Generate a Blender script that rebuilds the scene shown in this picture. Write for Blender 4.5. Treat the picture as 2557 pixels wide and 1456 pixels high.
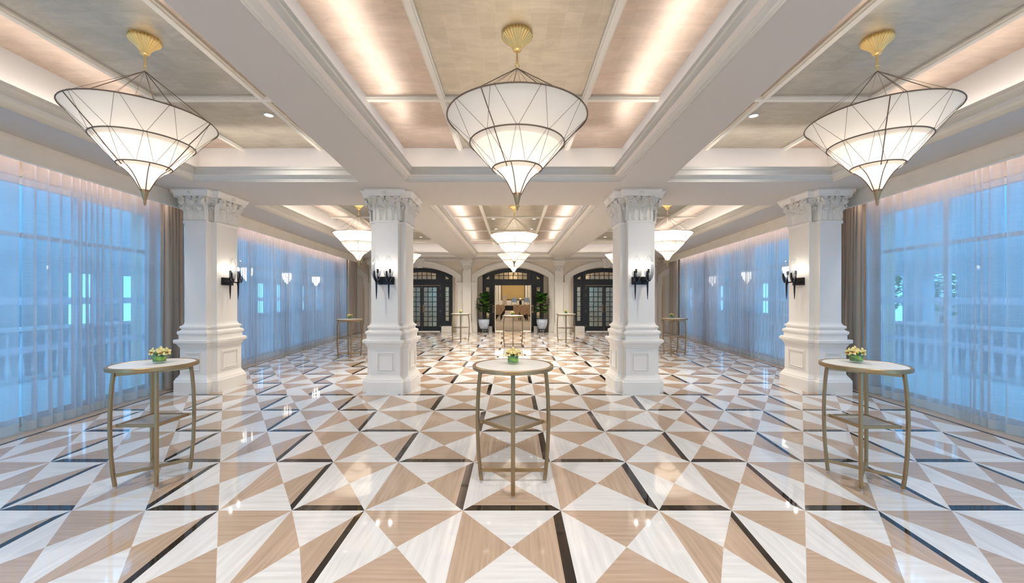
import bpy, math, random
from mathutils import Vector, Matrix
random.seed(7)
PI = math.pi
for o in list(bpy.data.objects): bpy.data.objects.remove(o)
SC = bpy.context.scene
COL = SC.collection

# ------------------------------------------------------------------ camera, sky, exposure
F_PX = 1000.0
cam_d = bpy.data.cameras.new('camera'); cam = bpy.data.objects.new('camera', cam_d); COL.objects.link(cam)
cam.location = (0, 0, 1.7); cam.rotation_euler = (PI/2, 0, 0)
cam_d.sensor_fit = 'HORIZONTAL'; cam_d.sensor_width = 36.0; cam_d.lens = F_PX/2557*36
cam_d.shift_x = -2.5/2557; cam_d.shift_y = 15/2557
cam_d.clip_start = 0.05; cam_d.clip_end = 200
SC.camera = cam
W = bpy.data.worlds.new('sky'); SC.world = W; W.use_nodes = True
bg = W.node_tree.nodes['Background']
bg.inputs[0].default_value = (0.17, 0.56, 1.0, 1); bg.inputs[1].default_value = 3.1
SC.view_settings.view_transform = 'Standard'; SC.view_settings.look = 'None'
SC.view_settings.gamma = 1; SC.view_settings.use_curve_mapping = False
SC.view_settings.exposure = 1.1
SC.cycles.use_denoising = True
SC.cycles.max_bounces = 10; SC.cycles.diffuse_bounces = 5; SC.cycles.glossy_bounces = 4
SC.cycles.transparent_max_bounces = 16; SC.cycles.transmission_bounces = 8
SC.cycles.caustics_reflective = False; SC.cycles.caustics_refractive = False
SC.cycles.sample_clamp_indirect = 4.0
WARM = (1.0, 0.92, 0.84); COVE = (1.0, 0.94, 0.90)
P_COVE = 1.2       # watts per metre of cove strip
P_DOWN = 96.0      # watts per downlight
P_LAMP = 1.35      # watts per chandelier lamp

def area_light(name, loc, sx, sy, power, color, rot=(0, 0, 0)):
    d = bpy.data.lights.new(name, 'AREA'); d.shape = 'RECTANGLE'; d.size = sx; d.size_y = sy
    d.energy = power; d.color = color
    o = bpy.data.objects.new(name, d); COL.objects.link(o); o.location = loc; o.rotation_euler = rot
    return o
def point_light(name, loc, power, color, r=0.05, parent=None):
    d = bpy.data.lights.new(name, 'POINT'); d.energy = power; d.color = color; d.shadow_soft_size = r
    o = bpy.data.objects.new(name, d); COL.objects.link(o); o.location = loc; o.parent = parent
    return o

# ------------------------------------------------------------------ helpers
class MB:
    """collects faces, links them as ONE mesh object"""
    def __init__(s): s.v = []; s.f = []; s.m = []
    def add(s, vs, fs, mi=0):
        b = len(s.v); s.v += [tuple(p) for p in vs]
        for f in fs: s.f.append([b+i for i in f]); s.m.append(mi)
    def poly(s, pts, mi=0): s.add(pts, [list(range(len(pts)))], mi)
    def hexa(s, lo, hi, mi=0):          # lo, hi: 4 points each
        s.add(list(lo)+list(hi), [(3,2,1,0),(4,5,6,7),(0,1,5,4),(1,2,6,5),(2,3,7,6),(3,0,4,7)], mi)
    def box(s, x0, x1, y0, y1, z0, z1, mi=0):
        if x0 > x1: x0, x1 = x1, x0
        s.hexa([(x0,y0,z0),(x1,y0,z0),(x1,y1,z0),(x0,y1,z0)], [(x0,y0,z1),(x1,y0,z1),(x1,y1,z1),(x0,y1,z1)], mi)
    def loft(s, loops, mi=0, caps=True, closed=True):
        n = len(loops[0]); vs = [p for l in loops for p in l]; fs = []
        for k in range(len(loops)-1):
            for i in range(n if closed else n-1):
                j = (i+1) % n
                fs.append((k*n+i, k*n+j, (k+1)*n+j, (k+1)*n+i))
        s.add(vs, fs, mi)
        if caps:
            s.poly(list(reversed(loops[0])), mi); s.poly(loops[-1], mi)
    def lathe(s, prof, c=(0,0,0), n=32, mi=0, flute=0, nf=0, caps=False):
        loops = []
        for r, z in prof:
            loops.append([(c[0]+math.cos(2*PI*i/n)*r*(1+flute*(math.cos(nf*2*PI*i/n) if nf else 0)),
                           c[1]+math.sin(2*PI*i/n)*r*(1+flute*(math.cos(nf*2*PI*i/n) if nf else 0)), c[2]+z) for i in range(n)])
        s.loft(loops, mi, caps)
    def tube(s, pts, r, n=8, mi=0, caps=True, square=False):
        pts = [Vector(p) for p in pts]; loops = []
        rr = r if isinstance(r, (list, tuple)) else [r]*len(pts)
        for i, p in enumerate(pts):
            t = (pts[min(i+1, len(pts)-1)]-pts[max(i-1, 0)]).normalized()
            up = Vector((0,0,1)) if abs(t.z) < 0.9 else Vector((0,1,0))
            a = t.cross(up).normalized(); b = t.cross(a).normalized()
            off = PI/4 if square else 0
            loops.append([tuple(p+(a*math.cos(2*PI*k/n+off)+b*math.sin(2*PI*k/n+off))*rr[i]) for k in range(n)])
        s.loft(loops, mi, caps)
    def ring(s, R, r, z, n=48, k=6, c=(0,0), mi=0, sq=None):
        vs = []; fs = []
        for i in range(n):
            a = 2*PI*i/n
            for j in range(k):
                b = 2*PI*j/k
                rad = R+r*math.cos(b); vs.append((c[0]+math.cos(a)*rad, c[1]+math.sin(a)*rad, z+(sq or r)*math.sin(b)))
        for i in range(n):
            for j in range(k):
                fs.append((i*k+j, ((i+1)%n)*k+j, ((i+1)%n)*k+(j+1)%k, i*k+(j+1)%k))
        s.add(vs, fs, mi)
    def build(s, name, mats, parent=None, smooth=False, bevel=0, fix=False):
        me = bpy.data.meshes.new(name); me.from_pydata(s.v, [], s.f)
        if not isinstance(mats, (list, tuple)): mats = [mats]
        for m in mats: me.materials.append(m)
        for p, mi in zip(me.polygons, s.m): p.material_index = mi
        if smooth is True:
            for p in me.polygons: p.use_smooth = True
        elif smooth: 
            for p in me.polygons: p.use_smooth = True
            try: me.set_sharp_from_angle(angle=smooth)
            except Exception: pass
        me.update()
        o = bpy.data.objects.new(name, me); COL.objects.link(o)
        if parent: o.parent = parent
        if bevel:
            b = o.modifiers.new('bevel', 'BEVEL'); b.width = bevel; b.segments = 2; b.limit_method = 'ANGLE'
        return o
def empty(name, loc=(0,0,0), rz=0):
    o = bpy.data.objects.new(name, None); COL.objects.link(o); o.location = loc; o.rotation_euler = (0,0,rz)
    o.empty_display_size = 0.1
    return o
def tag(o, label=None, cat=None, group=None, kind=None):
    if label: o['label'] = label
    if cat: o['category'] = cat
    if group: o['group'] = group
    if kind: o['kind'] = kind
    return o
def struct(o): o['kind'] = 'structure'; return o
def copy_tree(o, parent=None):
    c = o.copy(); COL.objects.link(c); c.parent = parent
    for ch in list(o.children): copy_tree(ch, c)
    return c
def offset_poly(poly, d):
    n = len(poly); out = []
    for i in range(n):
        p0, p1, p2 = poly[i-1], poly[i], poly[(i+1) % n]
        def nrm(a, b):
            dx, dy = b[0]-a[0], b[1]-a[1]; L = math.hypot(dx, dy); return (dy/L, -dx/L)
        n1, n2 = nrm(p0, p1), nrm(p1, p2)
        k = 1+n1[0]*n2[0]+n1[1]*n2[1]
        out.append((p1[0]+d*(n1[0]+n2[0])/k, p1[1]+d*(n1[1]+n2[1])/k))
    return out

# ------------------------------------------------------------------ materials
def srgb(r, g, b):
    f = lambda c: c/12.92 if c <= 0.04045 else ((c+0.055)/1.055)**2.4
    return (f(r/255), f(g/255), f(b/255), 1)
def mat(name, col, rough=0.5, metal=0.0, spec=0.5, bump=0, bscale=40, var=0, vscale=6, coat=0, emit=None, estr=0):
    m = bpy.data.materials.new(name); m.use_nodes = True; nt = m.node_tree; b = nt.nodes['Principled BSDF']
    b.inputs['Base Color'].default_value = col; b.inputs['Roughness'].default_value = rough
    b.inputs['Metallic'].default_value = metal; b.inputs['Specular IOR Level'].default_value = spec
    b.inputs['Coat Weight'].default_value = coat
    if emit: b.inputs['Emission Color'].default_value = emit; b.inputs['Emission Strength'].default_value = estr
    tc = nt.nodes.new('ShaderNodeTexCoord')
    if var:
        n = nt.nodes.new('ShaderNodeTexNoise'); n.inputs['Scale'].default_value = vscale; n.inputs['Detail'].default_value = 5
        nt.links.new(tc.outputs['Object'], n.inputs['Vector'])
        r = nt.nodes.new('ShaderNodeValToRGB'); r.color_ramp.elements[0].position = 0.3; r.color_ramp.elements[1].position = 0.7
        r.color_ramp.elements[0].color = tuple(c*(1-var) for c in col[:3])+(1,)
        r.color_ramp.elements[1].color = tuple(min(1, c*(1+var)) for c in col[:3])+(1,)
        nt.links.new(n.outputs['Fac'], r.inputs['Fac']); nt.links.new(r.outputs['Color'], b.inputs['Base Color'])
    if bump:
        n2 = nt.nodes.new('ShaderNodeTexNoise'); n2.inputs['Scale'].default_value = bscale
        nt.links.new(tc.outputs['Object'], n2.inputs['Vector'])
        bp = nt.nodes.new('ShaderNodeBump'); bp.inputs['Strength'].default_value = bump; bp.inputs['Distance'].default_value = 0.01
        nt.links.new(n2.outputs['Fac'], bp.inputs['Height']); nt.links.new(bp.outputs['Normal'], b.inputs['Normal'])
    return m
def stone(name, c1, c2, scale, rough):
    """polished stone, streaks run along the U direction of the face's UV"""
    m = bpy.data.materials.new(name); m.use_nodes = True; nt = m.node_tree; b = nt.nodes['Principled BSDF']
    uv = nt.nodes.new('ShaderNodeUVMap'); mp = nt.nodes.new('ShaderNodeMapping')
    mp.inputs['Scale'].default_value = (scale[0], scale[1], 1); nt.links.new(uv.outputs['UV'], mp.inputs['Vector'])
    n = nt.nodes.new('ShaderNodeTexNoise'); n.inputs['Scale'].default_value = 1; n.inputs['Detail'].default_value = 6; n.inputs['Roughness'].default_value = 0.6
    nt.links.new(mp.outputs['Vector'], n.inputs['Vector'])
    r = nt.nodes.new('ShaderNodeValToRGB'); r.color_ramp.elements[0].position = 0.32; r.color_ramp.elements[1].position = 0.68
    r.color_ramp.elements[0].color = c1; r.color_ramp.elements[1].color = c2
    nt.links.new(n.outputs['Fac'], r.inputs['Fac']); nt.links.new(r.outputs['Color'], b.inputs['Base Color'])
    b.inputs['Roughness'].default_value = rough; b.inputs['IOR'].default_value = 1.55
    return m
def leaf_metal(name, c, tint):
    """metal-leaf ceiling: squares of leaf, brushed"""
    m = bpy.data.materials.new(name); m.use_nodes = True; nt = m.node_tree; b = nt.nodes['Principled BSDF']
    tc = nt.nodes.new('ShaderNodeTexCoord')
    br = nt.nodes.new('ShaderNodeTexBrick'); br.offset = 0.0; br.inputs['Scale'].default_value = 1
    br.inputs['Brick Width'].default_value = 0.16; br.inputs['Row Height'].default_value = 0.19; br.inputs['Mortar Size'].default_value = 0.0009
    br.inputs['Color1'].default_value = c; br.inputs['Color2'].default_value = tint
    br.inputs['Mortar'].default_value = tuple(min(1, x*1.15) for x in c[:3])+(1,)
    nt.links.new(tc.outputs['Object'], br.inputs['Vector'])
    mp = nt.nodes.new('ShaderNodeMapping'); mp.inputs['Scale'].default_value = (1.6, 4.5, 1); mp.inputs['Rotation'].default_value = (0, 0, 0.6)
    nt.links.new(tc.outputs['Object'], mp.inputs['Vector'])
    n = nt.nodes.new('ShaderNodeTexNoise'); n.inputs['Scale'].default_value = 1.3; n.inputs['Detail'].default_value = 10; n.inputs['Roughness'].default_value = 0.72; n.inputs['Distortion'].default_value = 1.2
    nt.links.new(mp.outputs['Vector'], n.inputs['Vector'])
    mx = nt.nodes.new('ShaderNodeMixRGB'); mx.blend_type = 'MULTIPLY'; mx.inputs['Fac'].default_value = 0.45
    rp = nt.nodes.new('ShaderNodeValToRGB'); rp.color_ramp.elements[0].position = 0.35; rp.color_ramp.elements[0].color = (0.55, 0.55, 0.55, 1); rp.color_ramp.elements[1].position = 0.65
    nt.links.new(n.outputs['Fac'], rp.inputs['Fac']); nt.links.new(br.outputs['Color'], mx.inputs['Color1']); nt.links.new(rp.outputs['Color'], mx.inputs['Color2'])
    nt.links.new(mx.outputs['Color'], b.inputs['Base Color'])
    mr = nt.nodes.new('ShaderNodeMapRange'); mr.inputs['To Min'].default_value = 0.26; mr.inputs['To Max'].default_value = 0.58
    nt.links.new(n.outputs['Fac'], mr.inputs['Value']); nt.links.new(mr.outputs['Result'], b.inputs['Roughness'])
    b.inputs['Metallic'].default_value = 0.9
    bp = nt.nodes.new('ShaderNodeBump'); bp.inputs['Strength'].default_value = 0.22; bp.inputs['Distance'].default_value = 0.01
    nt.links.new(n.outputs['Fac'], bp.inputs['Height']); nt.links.new(bp.outputs['Normal'], b.inputs['Normal'])
    return m
def sheer(name, col, trans, transl, weave=0, grazing=False):
    m = bpy.data.materials.new(name); m.use_nodes = True; nt = m.node_tree; nt.nodes.clear()
    out = nt.nodes.new('ShaderNodeOutputMaterial')
    d = nt.nodes.new('ShaderNodeBsdfDiffuse'); t = nt.nodes.new('ShaderNodeBsdfTranslucent'); tr = nt.nodes.new('ShaderNodeBsdfTransparent')
    d.inputs[0].default_value = col; t.inputs[0].default_value = col
    m1 = nt.nodes.new('ShaderNodeMixShader'); m1.inputs[0].default_value = transl
    nt.links.new(d.outputs[0], m1.inputs[1]); nt.links.new(t.outputs[0], m1.inputs[2])
    m2 = nt.nodes.new('ShaderNodeMixShader'); m2.inputs[0].default_value = trans
    nt.links.new(m1.outputs[0], m2.inputs[1]); nt.links.new(tr.outputs[0], m2.inputs[2])
    if weave:
        tc = nt.nodes.new('ShaderNodeTexCoord'); mp = nt.nodes.new('ShaderNodeMapping'); mp.inputs['Scale'].default_value = (6, 6, 90)
        nz = nt.nodes.new('ShaderNodeTexNoise'); nz.inputs['Scale'].default_value = 1; nz.inputs['Detail'].default_value = 3
        nt.links.new(tc.outputs['Object'], mp.inputs['Vector']); nt.links.new(mp.outputs['Vector'], nz.inputs['Vector'])
        mr = nt.nodes.new('ShaderNodeMapRange'); mr.inputs['To Min'].default_value = trans-weave; mr.inputs['To Max'].default_value = trans+weave
        nt.links.new(nz.outputs['Fac'], mr.inputs['Value']); nt.links.new(mr.outputs['Result'], m2.inputs[0])
        if grazing:        # cloth seen edge-on has less open weave
            lw = nt.nodes.new('ShaderNodeLayerWeight'); lw.inputs['Blend'].default_value = 0.5
            r2 = nt.nodes.new('ShaderNodeMapRange'); r2.inputs['From Min'].default_value = 0.1; r2.inputs['From Max'].default_value = 0.85; r2.inputs['To Min'].default_value = 1.0; r2.inputs['To Max'].default_value = 0.12
            mm = nt.nodes.new('ShaderNodeMath'); mm.operation = 'MULTIPLY'
            nt.links.new(lw.outputs['Facing'], r2.inputs['Value']); nt.links.new(r2.outputs['Result'], mm.inputs[0]); nt.links.new(mr.outputs['Result'], mm.inputs[1])
            nt.links.new(mm.outputs[0], m2.inputs[0])
    nt.links.new(m2.outputs[0], out.inputs[0])
    return m
def thin_glass(name, tint=(1,1,1,1), gloss=0.12, rough=0.02):
    m = bpy.data.materials.new(name); m.use_nodes = True; nt = m.node_tree; nt.nodes.clear()
    out = nt.nodes.new('ShaderNodeOutputMaterial'); tr = nt.nodes.new('ShaderNodeBsdfTransparent'); g = nt.nodes.new('ShaderNodeBsdfGlossy')
    tr.inputs[0].default_value = tint; g.inputs['Roughness'].default_value = rough
    mx = nt.nodes.new('ShaderNodeMixShader'); mx.inputs[0].default_value = gloss
    nt.links.new(tr.outputs[0], mx.inputs[1]); nt.links.new(g.outputs[0], mx.inputs[2]); nt.links.new(mx.outputs[0], out.inputs[0])
    return m
M = {}
M['soffit'] = mat('ceiling paint', srgb(206, 198, 188), 0.7, bump=0.03)
M['trim'] = mat('cream trim paint', srgb(226, 220, 208), 0.5)
M['cove'] = mat('cove paint', srgb(236, 228, 220), 0.7)
M['pillar'] = mat('white column paint', srgb(242, 236, 226), 0.45)
M['wall'] = mat('beige wall paint', srgb(214, 202, 182), 0.6, var=0.02, vscale=2)
M['pelmet'] = mat('pale wood grain pelmet', srgb(242, 234, 220), 0.5, var=0.04, vscale=3)
M['leaf_gold'] = leaf_metal('champagne metal leaf', srgb(216, 207, 190), srgb(206, 197, 178))
M['leaf_rose'] = leaf_metal('rose metal leaf', srgb(222, 204, 188), srgb(216, 197, 180))
M['marble'] = stone('white marble', srgb(203, 200, 197), srgb(222, 220, 217), (1.6, 26), 0.04)
M['travertine'] = stone('beige travertine', srgb(166, 142, 120), srgb(188, 164, 142), (1.4, 40), 0.05)
M['black_marble'] = mat('black marble', srgb(38, 32, 28), 0.03, var=0.35, vscale=14)
M['brass'] = mat('antique brass', srgb(166, 142, 106), 0.38, metal=0.8)
M['bronze'] = mat('dark bronze wire', srgb(112, 94, 80), 0.5, metal=0.3)
M['gold'] = mat('polished gold', srgb(242, 212, 146), 0.36, metal=1.0)
M['tabletop'] = mat('white stone table top', srgb(232, 229, 224), 0.3)
M['shelf'] = mat('grey stone shelf', srgb(172, 166, 158), 0.4, var=0.05)
M['chrome'] = mat('chrome', (0.8,0.8,0.8,1), 0.15, metal=1)
M['black_paint'] = mat('black door paint', srgb(26, 27, 28), 0.4)
M['iron'] = mat('black iron', srgb(24, 24, 28), 0.4, metal=0.3)
M['handle'] = mat('copper brass handle', srgb(196, 150, 98), 0.3, metal=0.9)
M['sheer'] = sheer('sheer white curtain', srgb(214, 210, 212), 0.50, 0.68, weave=0.06, grazing=True)
M['hem'] = sheer('curtain hem', srgb(206, 202, 198), 0.08, 0.45)
M['drape'] = sheer('grey beige linen drape', srgb(186, 173, 158), 0.03, 0.22)
M['window_frame'] = mat('white window frame', srgb(205, 212, 220), 0.4)
M['glass'] = thin_glass('window glass', (0.97, 0.99, 1, 1), 0.06)
M['frost'] = sheer('frosted band', srgb(225, 238, 248), 0.15, 0.6)
M['vase_glass'] = thin_glass('vase glass', (0.97, 1, 0.97, 1), 0.06)
M['leaf_green'] = mat('glossy green leaf', srgb(66, 116, 34), 0.45, var=0.3, vscale=20)
M['leaf_dark'] = mat('dark fig leaf', srgb(40, 78, 30), 0.4, var=0.3, vscale=8)
M['leaf_light'] = mat('light fig leaf', srgb(98, 144, 50), 0.4, var=0.2, vscale=8)
M['leaf_band'] = mat('bright green wrapped leaf', srgb(130, 168, 26), 0.35, var=0.35, vscale=18)
M['petal'] = mat('cream orchid petal', srgb(244, 224, 150), 0.5, var=0.06, vscale=30)
M['lip'] = mat('orange orchid lip', srgb(204, 96, 42), 0.5, var=0.2, vscale=60)
M['shade'] = None
M['trunk'] = mat('brown bark', srgb(84, 62, 44), 0.8)
M['soil'] = mat('dark soil', srgb(40, 30, 24), 0.9)
M['backdrop'] = mat('pale facade', srgb(228, 232, 236), 0.8)
M['exterior'] = mat('pale veranda paint', srgb(150, 158, 164), 0.7)
M['ext_floor'] = mat('veranda stone floor', srgb(170, 172, 174), 0.5, var=0.05)
M['brown_trim'] = mat('dark brown panel edge', srgb(66, 46, 30), 0.5)
M['ballroom_panel'] = mat('gold fabric panel', srgb(176, 150, 92), 0.6, var=0.06, vscale=2)
M['carpet'] = mat('mottled taupe carpet', srgb(140, 128, 112), 0.95, var=0.22, vscale=3)
M['chair_tan'] = mat('tan chair fabric', srgb(150, 124, 98), 0.8)
M['chair_cream'] = mat('cream seat vinyl', srgb(226, 214, 192), 0.5)
M['blue_fabric'] = mat('grey blue fabric', srgb(112, 134, 150), 0.8)
M['lectern_stone'] = mat('grey veined stone', srgb(176, 160, 140), 0.4, var=0.2, vscale=5)
M['white_flower'] = mat('white flower', srgb(240, 238, 232), 0.6)
M['tree_leaf'] = mat('garden leaves', srgb(80, 150, 70), 0.6, var=0.3, vscale=4)
M['brick'] = mat('pink render', srgb(196, 150, 140), 0.8, var=0.1)
# lampshade: silk that lets the lamps inside shine through
def shade_mat():
    m = bpy.data.materials.new('white silk lampshade'); m.use_nodes = True; nt = m.node_tree; nt.nodes.clear()
    out = nt.nodes.new('ShaderNodeOutputMaterial')
    d = nt.nodes.new('ShaderNodeBsdfDiffuse'); t = nt.nodes.new('ShaderNodeBsdfTranslucent')
    d.inputs[0].default_value = srgb(238, 232, 222); t.inputs[0].default_value = srgb(250, 240, 226)
    m1 = nt.nodes.new('ShaderNodeMixShader'); m1.inputs[0].default_value = 0.45
    nt.links.new(d.outputs[0], m1.inputs[1]); nt.links.new(t.outputs[0], m1.inputs[2])
    e = nt.nodes.new('ShaderNodeEmission'); e.inputs[0].default_value = (1, 0.93, 0.82, 1); e.inputs[1].default_value = 0.05
    ad = nt.nodes.new('ShaderNodeAddShader'); nt.links.new(m1.outputs[0], ad.inputs[0]); nt.links.new(e.outputs[0], ad.inputs[1])
    nt.links.new(ad.outputs[0], out.inputs[0]); return m
M['shade'] = shade_mat()
M['bulb'] = mat('glowing bulb', (1,1,1,1), 0.5, emit=(1, 0.93, 0.85, 1), estr=25)
M['lantern'] = mat('glowing lantern glass', (1,1,1,1), 0.5, emit=(1, 0.9, 0.78, 1), estr=6)
M['downlight_glow'] = mat('downlight reflector', (0.9,0.9,0.9,1), 0.3, emit=(1, 0.95, 0.9, 1), estr=1.2)
def smoky():
    m = bpy.data.materials.new('smoke tinted glass'); m.use_nodes = True; nt = m.node_tree; nt.nodes.clear()
    out = nt.nodes.new('ShaderNodeOutputMaterial'); tr = nt.nodes.new('ShaderNodeBsdfTransparent'); g = nt.nodes.new('ShaderNodeBsdfGlossy')
    g.inputs['Roughness'].default_value = 0.05
    tc = nt.nodes.new('ShaderNodeTexCoord'); sp = nt.nodes.new('ShaderNodeSeparateXYZ'); nt.links.new(tc.outputs['Object'], sp.inputs[0])
    mr = nt.nodes.new('ShaderNodeMapRange'); mr.inputs['From Min'].default_value = 0.0; mr.inputs['From Max'].default_value = 0.30
    nt.links.new(sp.outputs['Z'], mr.inputs['Value'])
    r = nt.nodes.new('ShaderNodeValToRGB'); r.color_ramp.elements[0].color = (0.04, 0.04, 0.10, 1); r.color_ramp.elements[1].color = (0.95, 0.97, 0.96, 1)
    nt.links.new(mr.outputs['Result'], r.inputs['Fac']); nt.links.new(r.outputs['Color'], tr.inputs[0])
    mx = nt.nodes.new('ShaderNodeMixShader'); mx.inputs[0].default_value = 0.1
    nt.links.new(tr.outputs[0], mx.inputs[1]); nt.links.new(g.outputs[0], mx.inputs[2]); nt.links.new(mx.outputs[0], out.inputs[0])
    return m
M['smoke_glass'] = smoky()
def mirror_mat():
    m = bpy.data.materials.new('antique mirror glass'); m.use_nodes = True; nt = m.node_tree; b = nt.nodes['Principled BSDF']
    tc = nt.nodes.new('ShaderNodeTexCoord'); n = nt.nodes.new('ShaderNodeTexNoise'); n.inputs['Scale'].default_value = 60; n.inputs['Detail'].default_value = 6
    nt.links.new(tc.outputs['Object'], n.inputs['Vector'])
    r = nt.nodes.new('ShaderNodeValToRGB'); r.color_ramp.elements[0].position = 0.38; r.color_ramp.elements[1].position = 0.58
    r.color_ramp.elements[0].color = srgb(140, 120, 92); r.color_ramp.elements[1].color = srgb(214, 200, 168)
    nt.links.new(n.outputs['Fac'], r.inputs['Fac']); nt.links.new(r.outputs['Color'], b.inputs['Base Color'])
    b.inputs['Metallic'].default_value = 0.85; b.inputs['Roughness'].default_value = 0.12
    return m
M['mirror'] = mirror_mat()
def china_mat():
    m = bpy.data.materials.new('blue and white porcelain'); m.use_nodes = True; nt = m.node_tree; b = nt.nodes['Principled BSDF']
    tc = nt.nodes.new('ShaderNodeTexCoord'); v = nt.nodes.new('ShaderNodeTexNoise'); v.inputs['Scale'].default_value = 17; v.inputs['Detail'].default_value = 2; v.inputs['Distortion'].default_value = 2.5
    nt.links.new(tc.outputs['Object'], v.inputs['Vector'])
    r = nt.nodes.new('ShaderNodeValToRGB'); cr = r.color_ramp
    cr.elements[0].position = 0.44; cr.elements[0].color = srgb(206, 214, 222); cr.elements[1].position = 0.56; cr.elements[1].color = srgb(206, 214, 222)
    e = cr.elements.new(0.49); e.color = srgb(72, 96, 132); e = cr.elements.new(0.52); e.color = srgb(96, 118, 148)
    nt.links.new(v.outputs['Fac'], r.inputs['Fac']); nt.links.new(r.outputs['Color'], b.inputs['Base Color'])
    b.inputs['Roughness'].default_value = 0.15
    return m
M['china'] = china_mat()

# ================================================================== the room
ZS, ZC = 3.61, 4.27            # soffit height, metal-leaf ceiling height
Y0, YB = -6.5, 19.7            # rear of the room, face of the end wall
def WL(y): return 5.68+0.1*y   # distance of the curtain line from the room's axis; the side walls splay outwards
def sbox(mb, sx, o0, o1, y0, y1, z0, z1, mi=0):
    P = lambda o, y, z: (sx*(WL(y)+o), y, z)
    mb.hexa([P(o0,y0,z0), P(o1,y0,z0), P(o1,y1,z0), P(o0,y1,z0)], [P(o0,y0,z1), P(o1,y0,z1), P(o1,y1,z1), P(o0,y1,z1)], mi)

# ---- floor: squares cut along both diagonals, white marble and beige travertine, black bars
def clip(poly, a, b, c):       # keep a*x+b*y<=c
    out = []
    for i in range(len(poly)):
        p, q = poly[i], poly[(i+1) % len(poly)]
        dp, dq = a*p[0]+b*p[1]-c, a*q[0]+b*q[1]-c
        if dp <= 0: out.append(p)
        if (dp < 0 < dq) or (dq < 0 < dp):
            t = dp/(dp-dq); out.append((p[0]+(q[0]-p[0])*t, p[1]+(q[1]-p[1])*t))
    return out
class Floor:
    def __init__(s): s.v = []; s.f = []; s.m = []; s.uv = []
    def put(s, poly, mi, vert, clips, seed):
        for c in clips:
            poly = clip(poly, *c)
            if len(poly) < 3: return
        ar = 0.0
        for i in range(len(poly)):
            a_, b_ = poly[i], poly[(i+1) % len(poly)]; ar += a_[0]*b_[1]-b_[0]*a_[1]
        if abs(ar) < 1e-5: return
        if ar < 0: poly = poly[::-1]
        b = len(s.v); s.v += [(p[0], p[1], 0) for p in poly]; s.f.append(list(range(b, b+len(poly)))); s.m.append(mi)
        for p in poly: s.uv.append(((p[1] if vert else p[0])+seed*3.7, (p[0] if vert else p[1])+seed*1.3))
    def cell(s, bl, br, tr, tl, kind, clips):
        cx = sum(p[0] for p in (bl,br,tr,tl))/4; cy = sum(p[1] for p in (bl,br,tr,tl))/4; c = (cx, cy)
        L = lambda p, t: (p[0]+(cx-p[0])*t, p[1]+(cy-p[1])*t)
        k = 0.175
        r = [random.random()*9 for _ in range(4)]
        if kind == 'B':
            s.put([L(bl,k), L(br,k), c], 1, False, clips, r[0]); s.put([bl, br, L(br,k), L(bl,k)], 2, False, clips, r[0])
            s.put([tr, tl, c], 1, False, clips, r[1]); s.put([br, tr, c], 0, True, clips, r[2]); s.put([tl, bl, c], 0, True, clips, r[3])
        else:
            s.put([L(br,k), L(tr,k), c], 1, True, clips, r[0]); s.put([br, tr, L(tr,k), L(br,k)], 2, True, clips, r[0])
            s.put([tl, bl, c], 1, True, clips, r[1]); s.put([bl, br, c], 0, False, clips, r[2]); s.put([tr, tl, c], 0, False, clips, r[3])
fl = Floor()
TW, TD, R0 = 0.783, 0.94, 3.195
YA = R0+4*TD                                   # seam between the two bays
def row(r): return R0+r*TD
def zone_centre(half, r0, r1):
    n = int(half/TW)+1
    for r in range(r0, r1):
        for k in range(-n, n+1):
            x0 = -0.01+TW*(k-0.5); x1 = x0+TW
            fl.cell((x0,row(r)), (x1,row(r)), (x1,row(r+1)), (x0,row(r+1)), 'B' if (k+r) % 2 == 0 else 'A',
                    [(1,0,half-0.01), (-1,0,half+0.01), (0,1,YB+0.6)])
def zone_side(sx, half, r0, r1):
    for r in range(r0, r1):
        ya, yb = row(r), row(r+1)
        def X(jj, y): return -0.01+sx*(1.17+0.585*jj+0.0945*(y-3.2))
        E = half*sx-0.01; ym = (ya+yb)/2                      # inner limit of the zone
        j0 = -20
        while sx*(X(j0, ym)-E) < 0.33: j0 += 1
        for j in range(j0-1, 14):
            q = [(X(j,ya) if j >= j0 else E,ya), (X(j+1,ya),ya), (X(j+1,yb),yb), (X(j,yb) if j >= j0 else E,yb)]
            if sx < 0: q = [q[1], q[0], q[3], q[2]]
            # limits: the zone seam and the border along the curtains
            cl = [(-sx, 0, -(half-0.01*sx)), (sx, -0.1, 5.68-0.26), (0,1,YB+0.6)]
            fl.cell(*q, 'B' if (j+r) % 2 == 0 else 'A', cl)
zone_centre(1.5*TW, -11, 4); zone_centre(5*TW, 4, 19)
for sx in (-1, 1):
    zone_side(sx, 1.5*TW, -11, 4); zone_side(sx, 5*TW, 4, 19)
    b0 = 5.68-0.26
    for o0, o1, mi in ((0, 0.055, 2), (0.055, 0.9, 1)):
        p = [(sx*(b0+o0+0.1*Y0), Y0), (sx*(b0+o1+0.1*Y0), Y0), (sx*(b0+o1+0.1*(YB+.6)), YB+.6), (sx*(b0+o0+0.1*(YB+.6)), YB+.6)]
        fl.put(p, mi, True, [], 0.3)
me = bpy.data.meshes.new('floor'); me.from_pydata(fl.v, [], fl.f)
for m in (M['marble'], M['travertine'], M['black_marble']): me.materials.append(m)
for p, mi in zip(me.polygons, fl.m): p.material_index = mi
ul = me.uv_layers.new(name='UVMap')
for i, u in enumerate(fl.uv): ul.data[i].uv = u
floor_o = bpy.data.objects.new('floor', me); COL.objects.link(floor_o); struct(floor_o)

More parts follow.
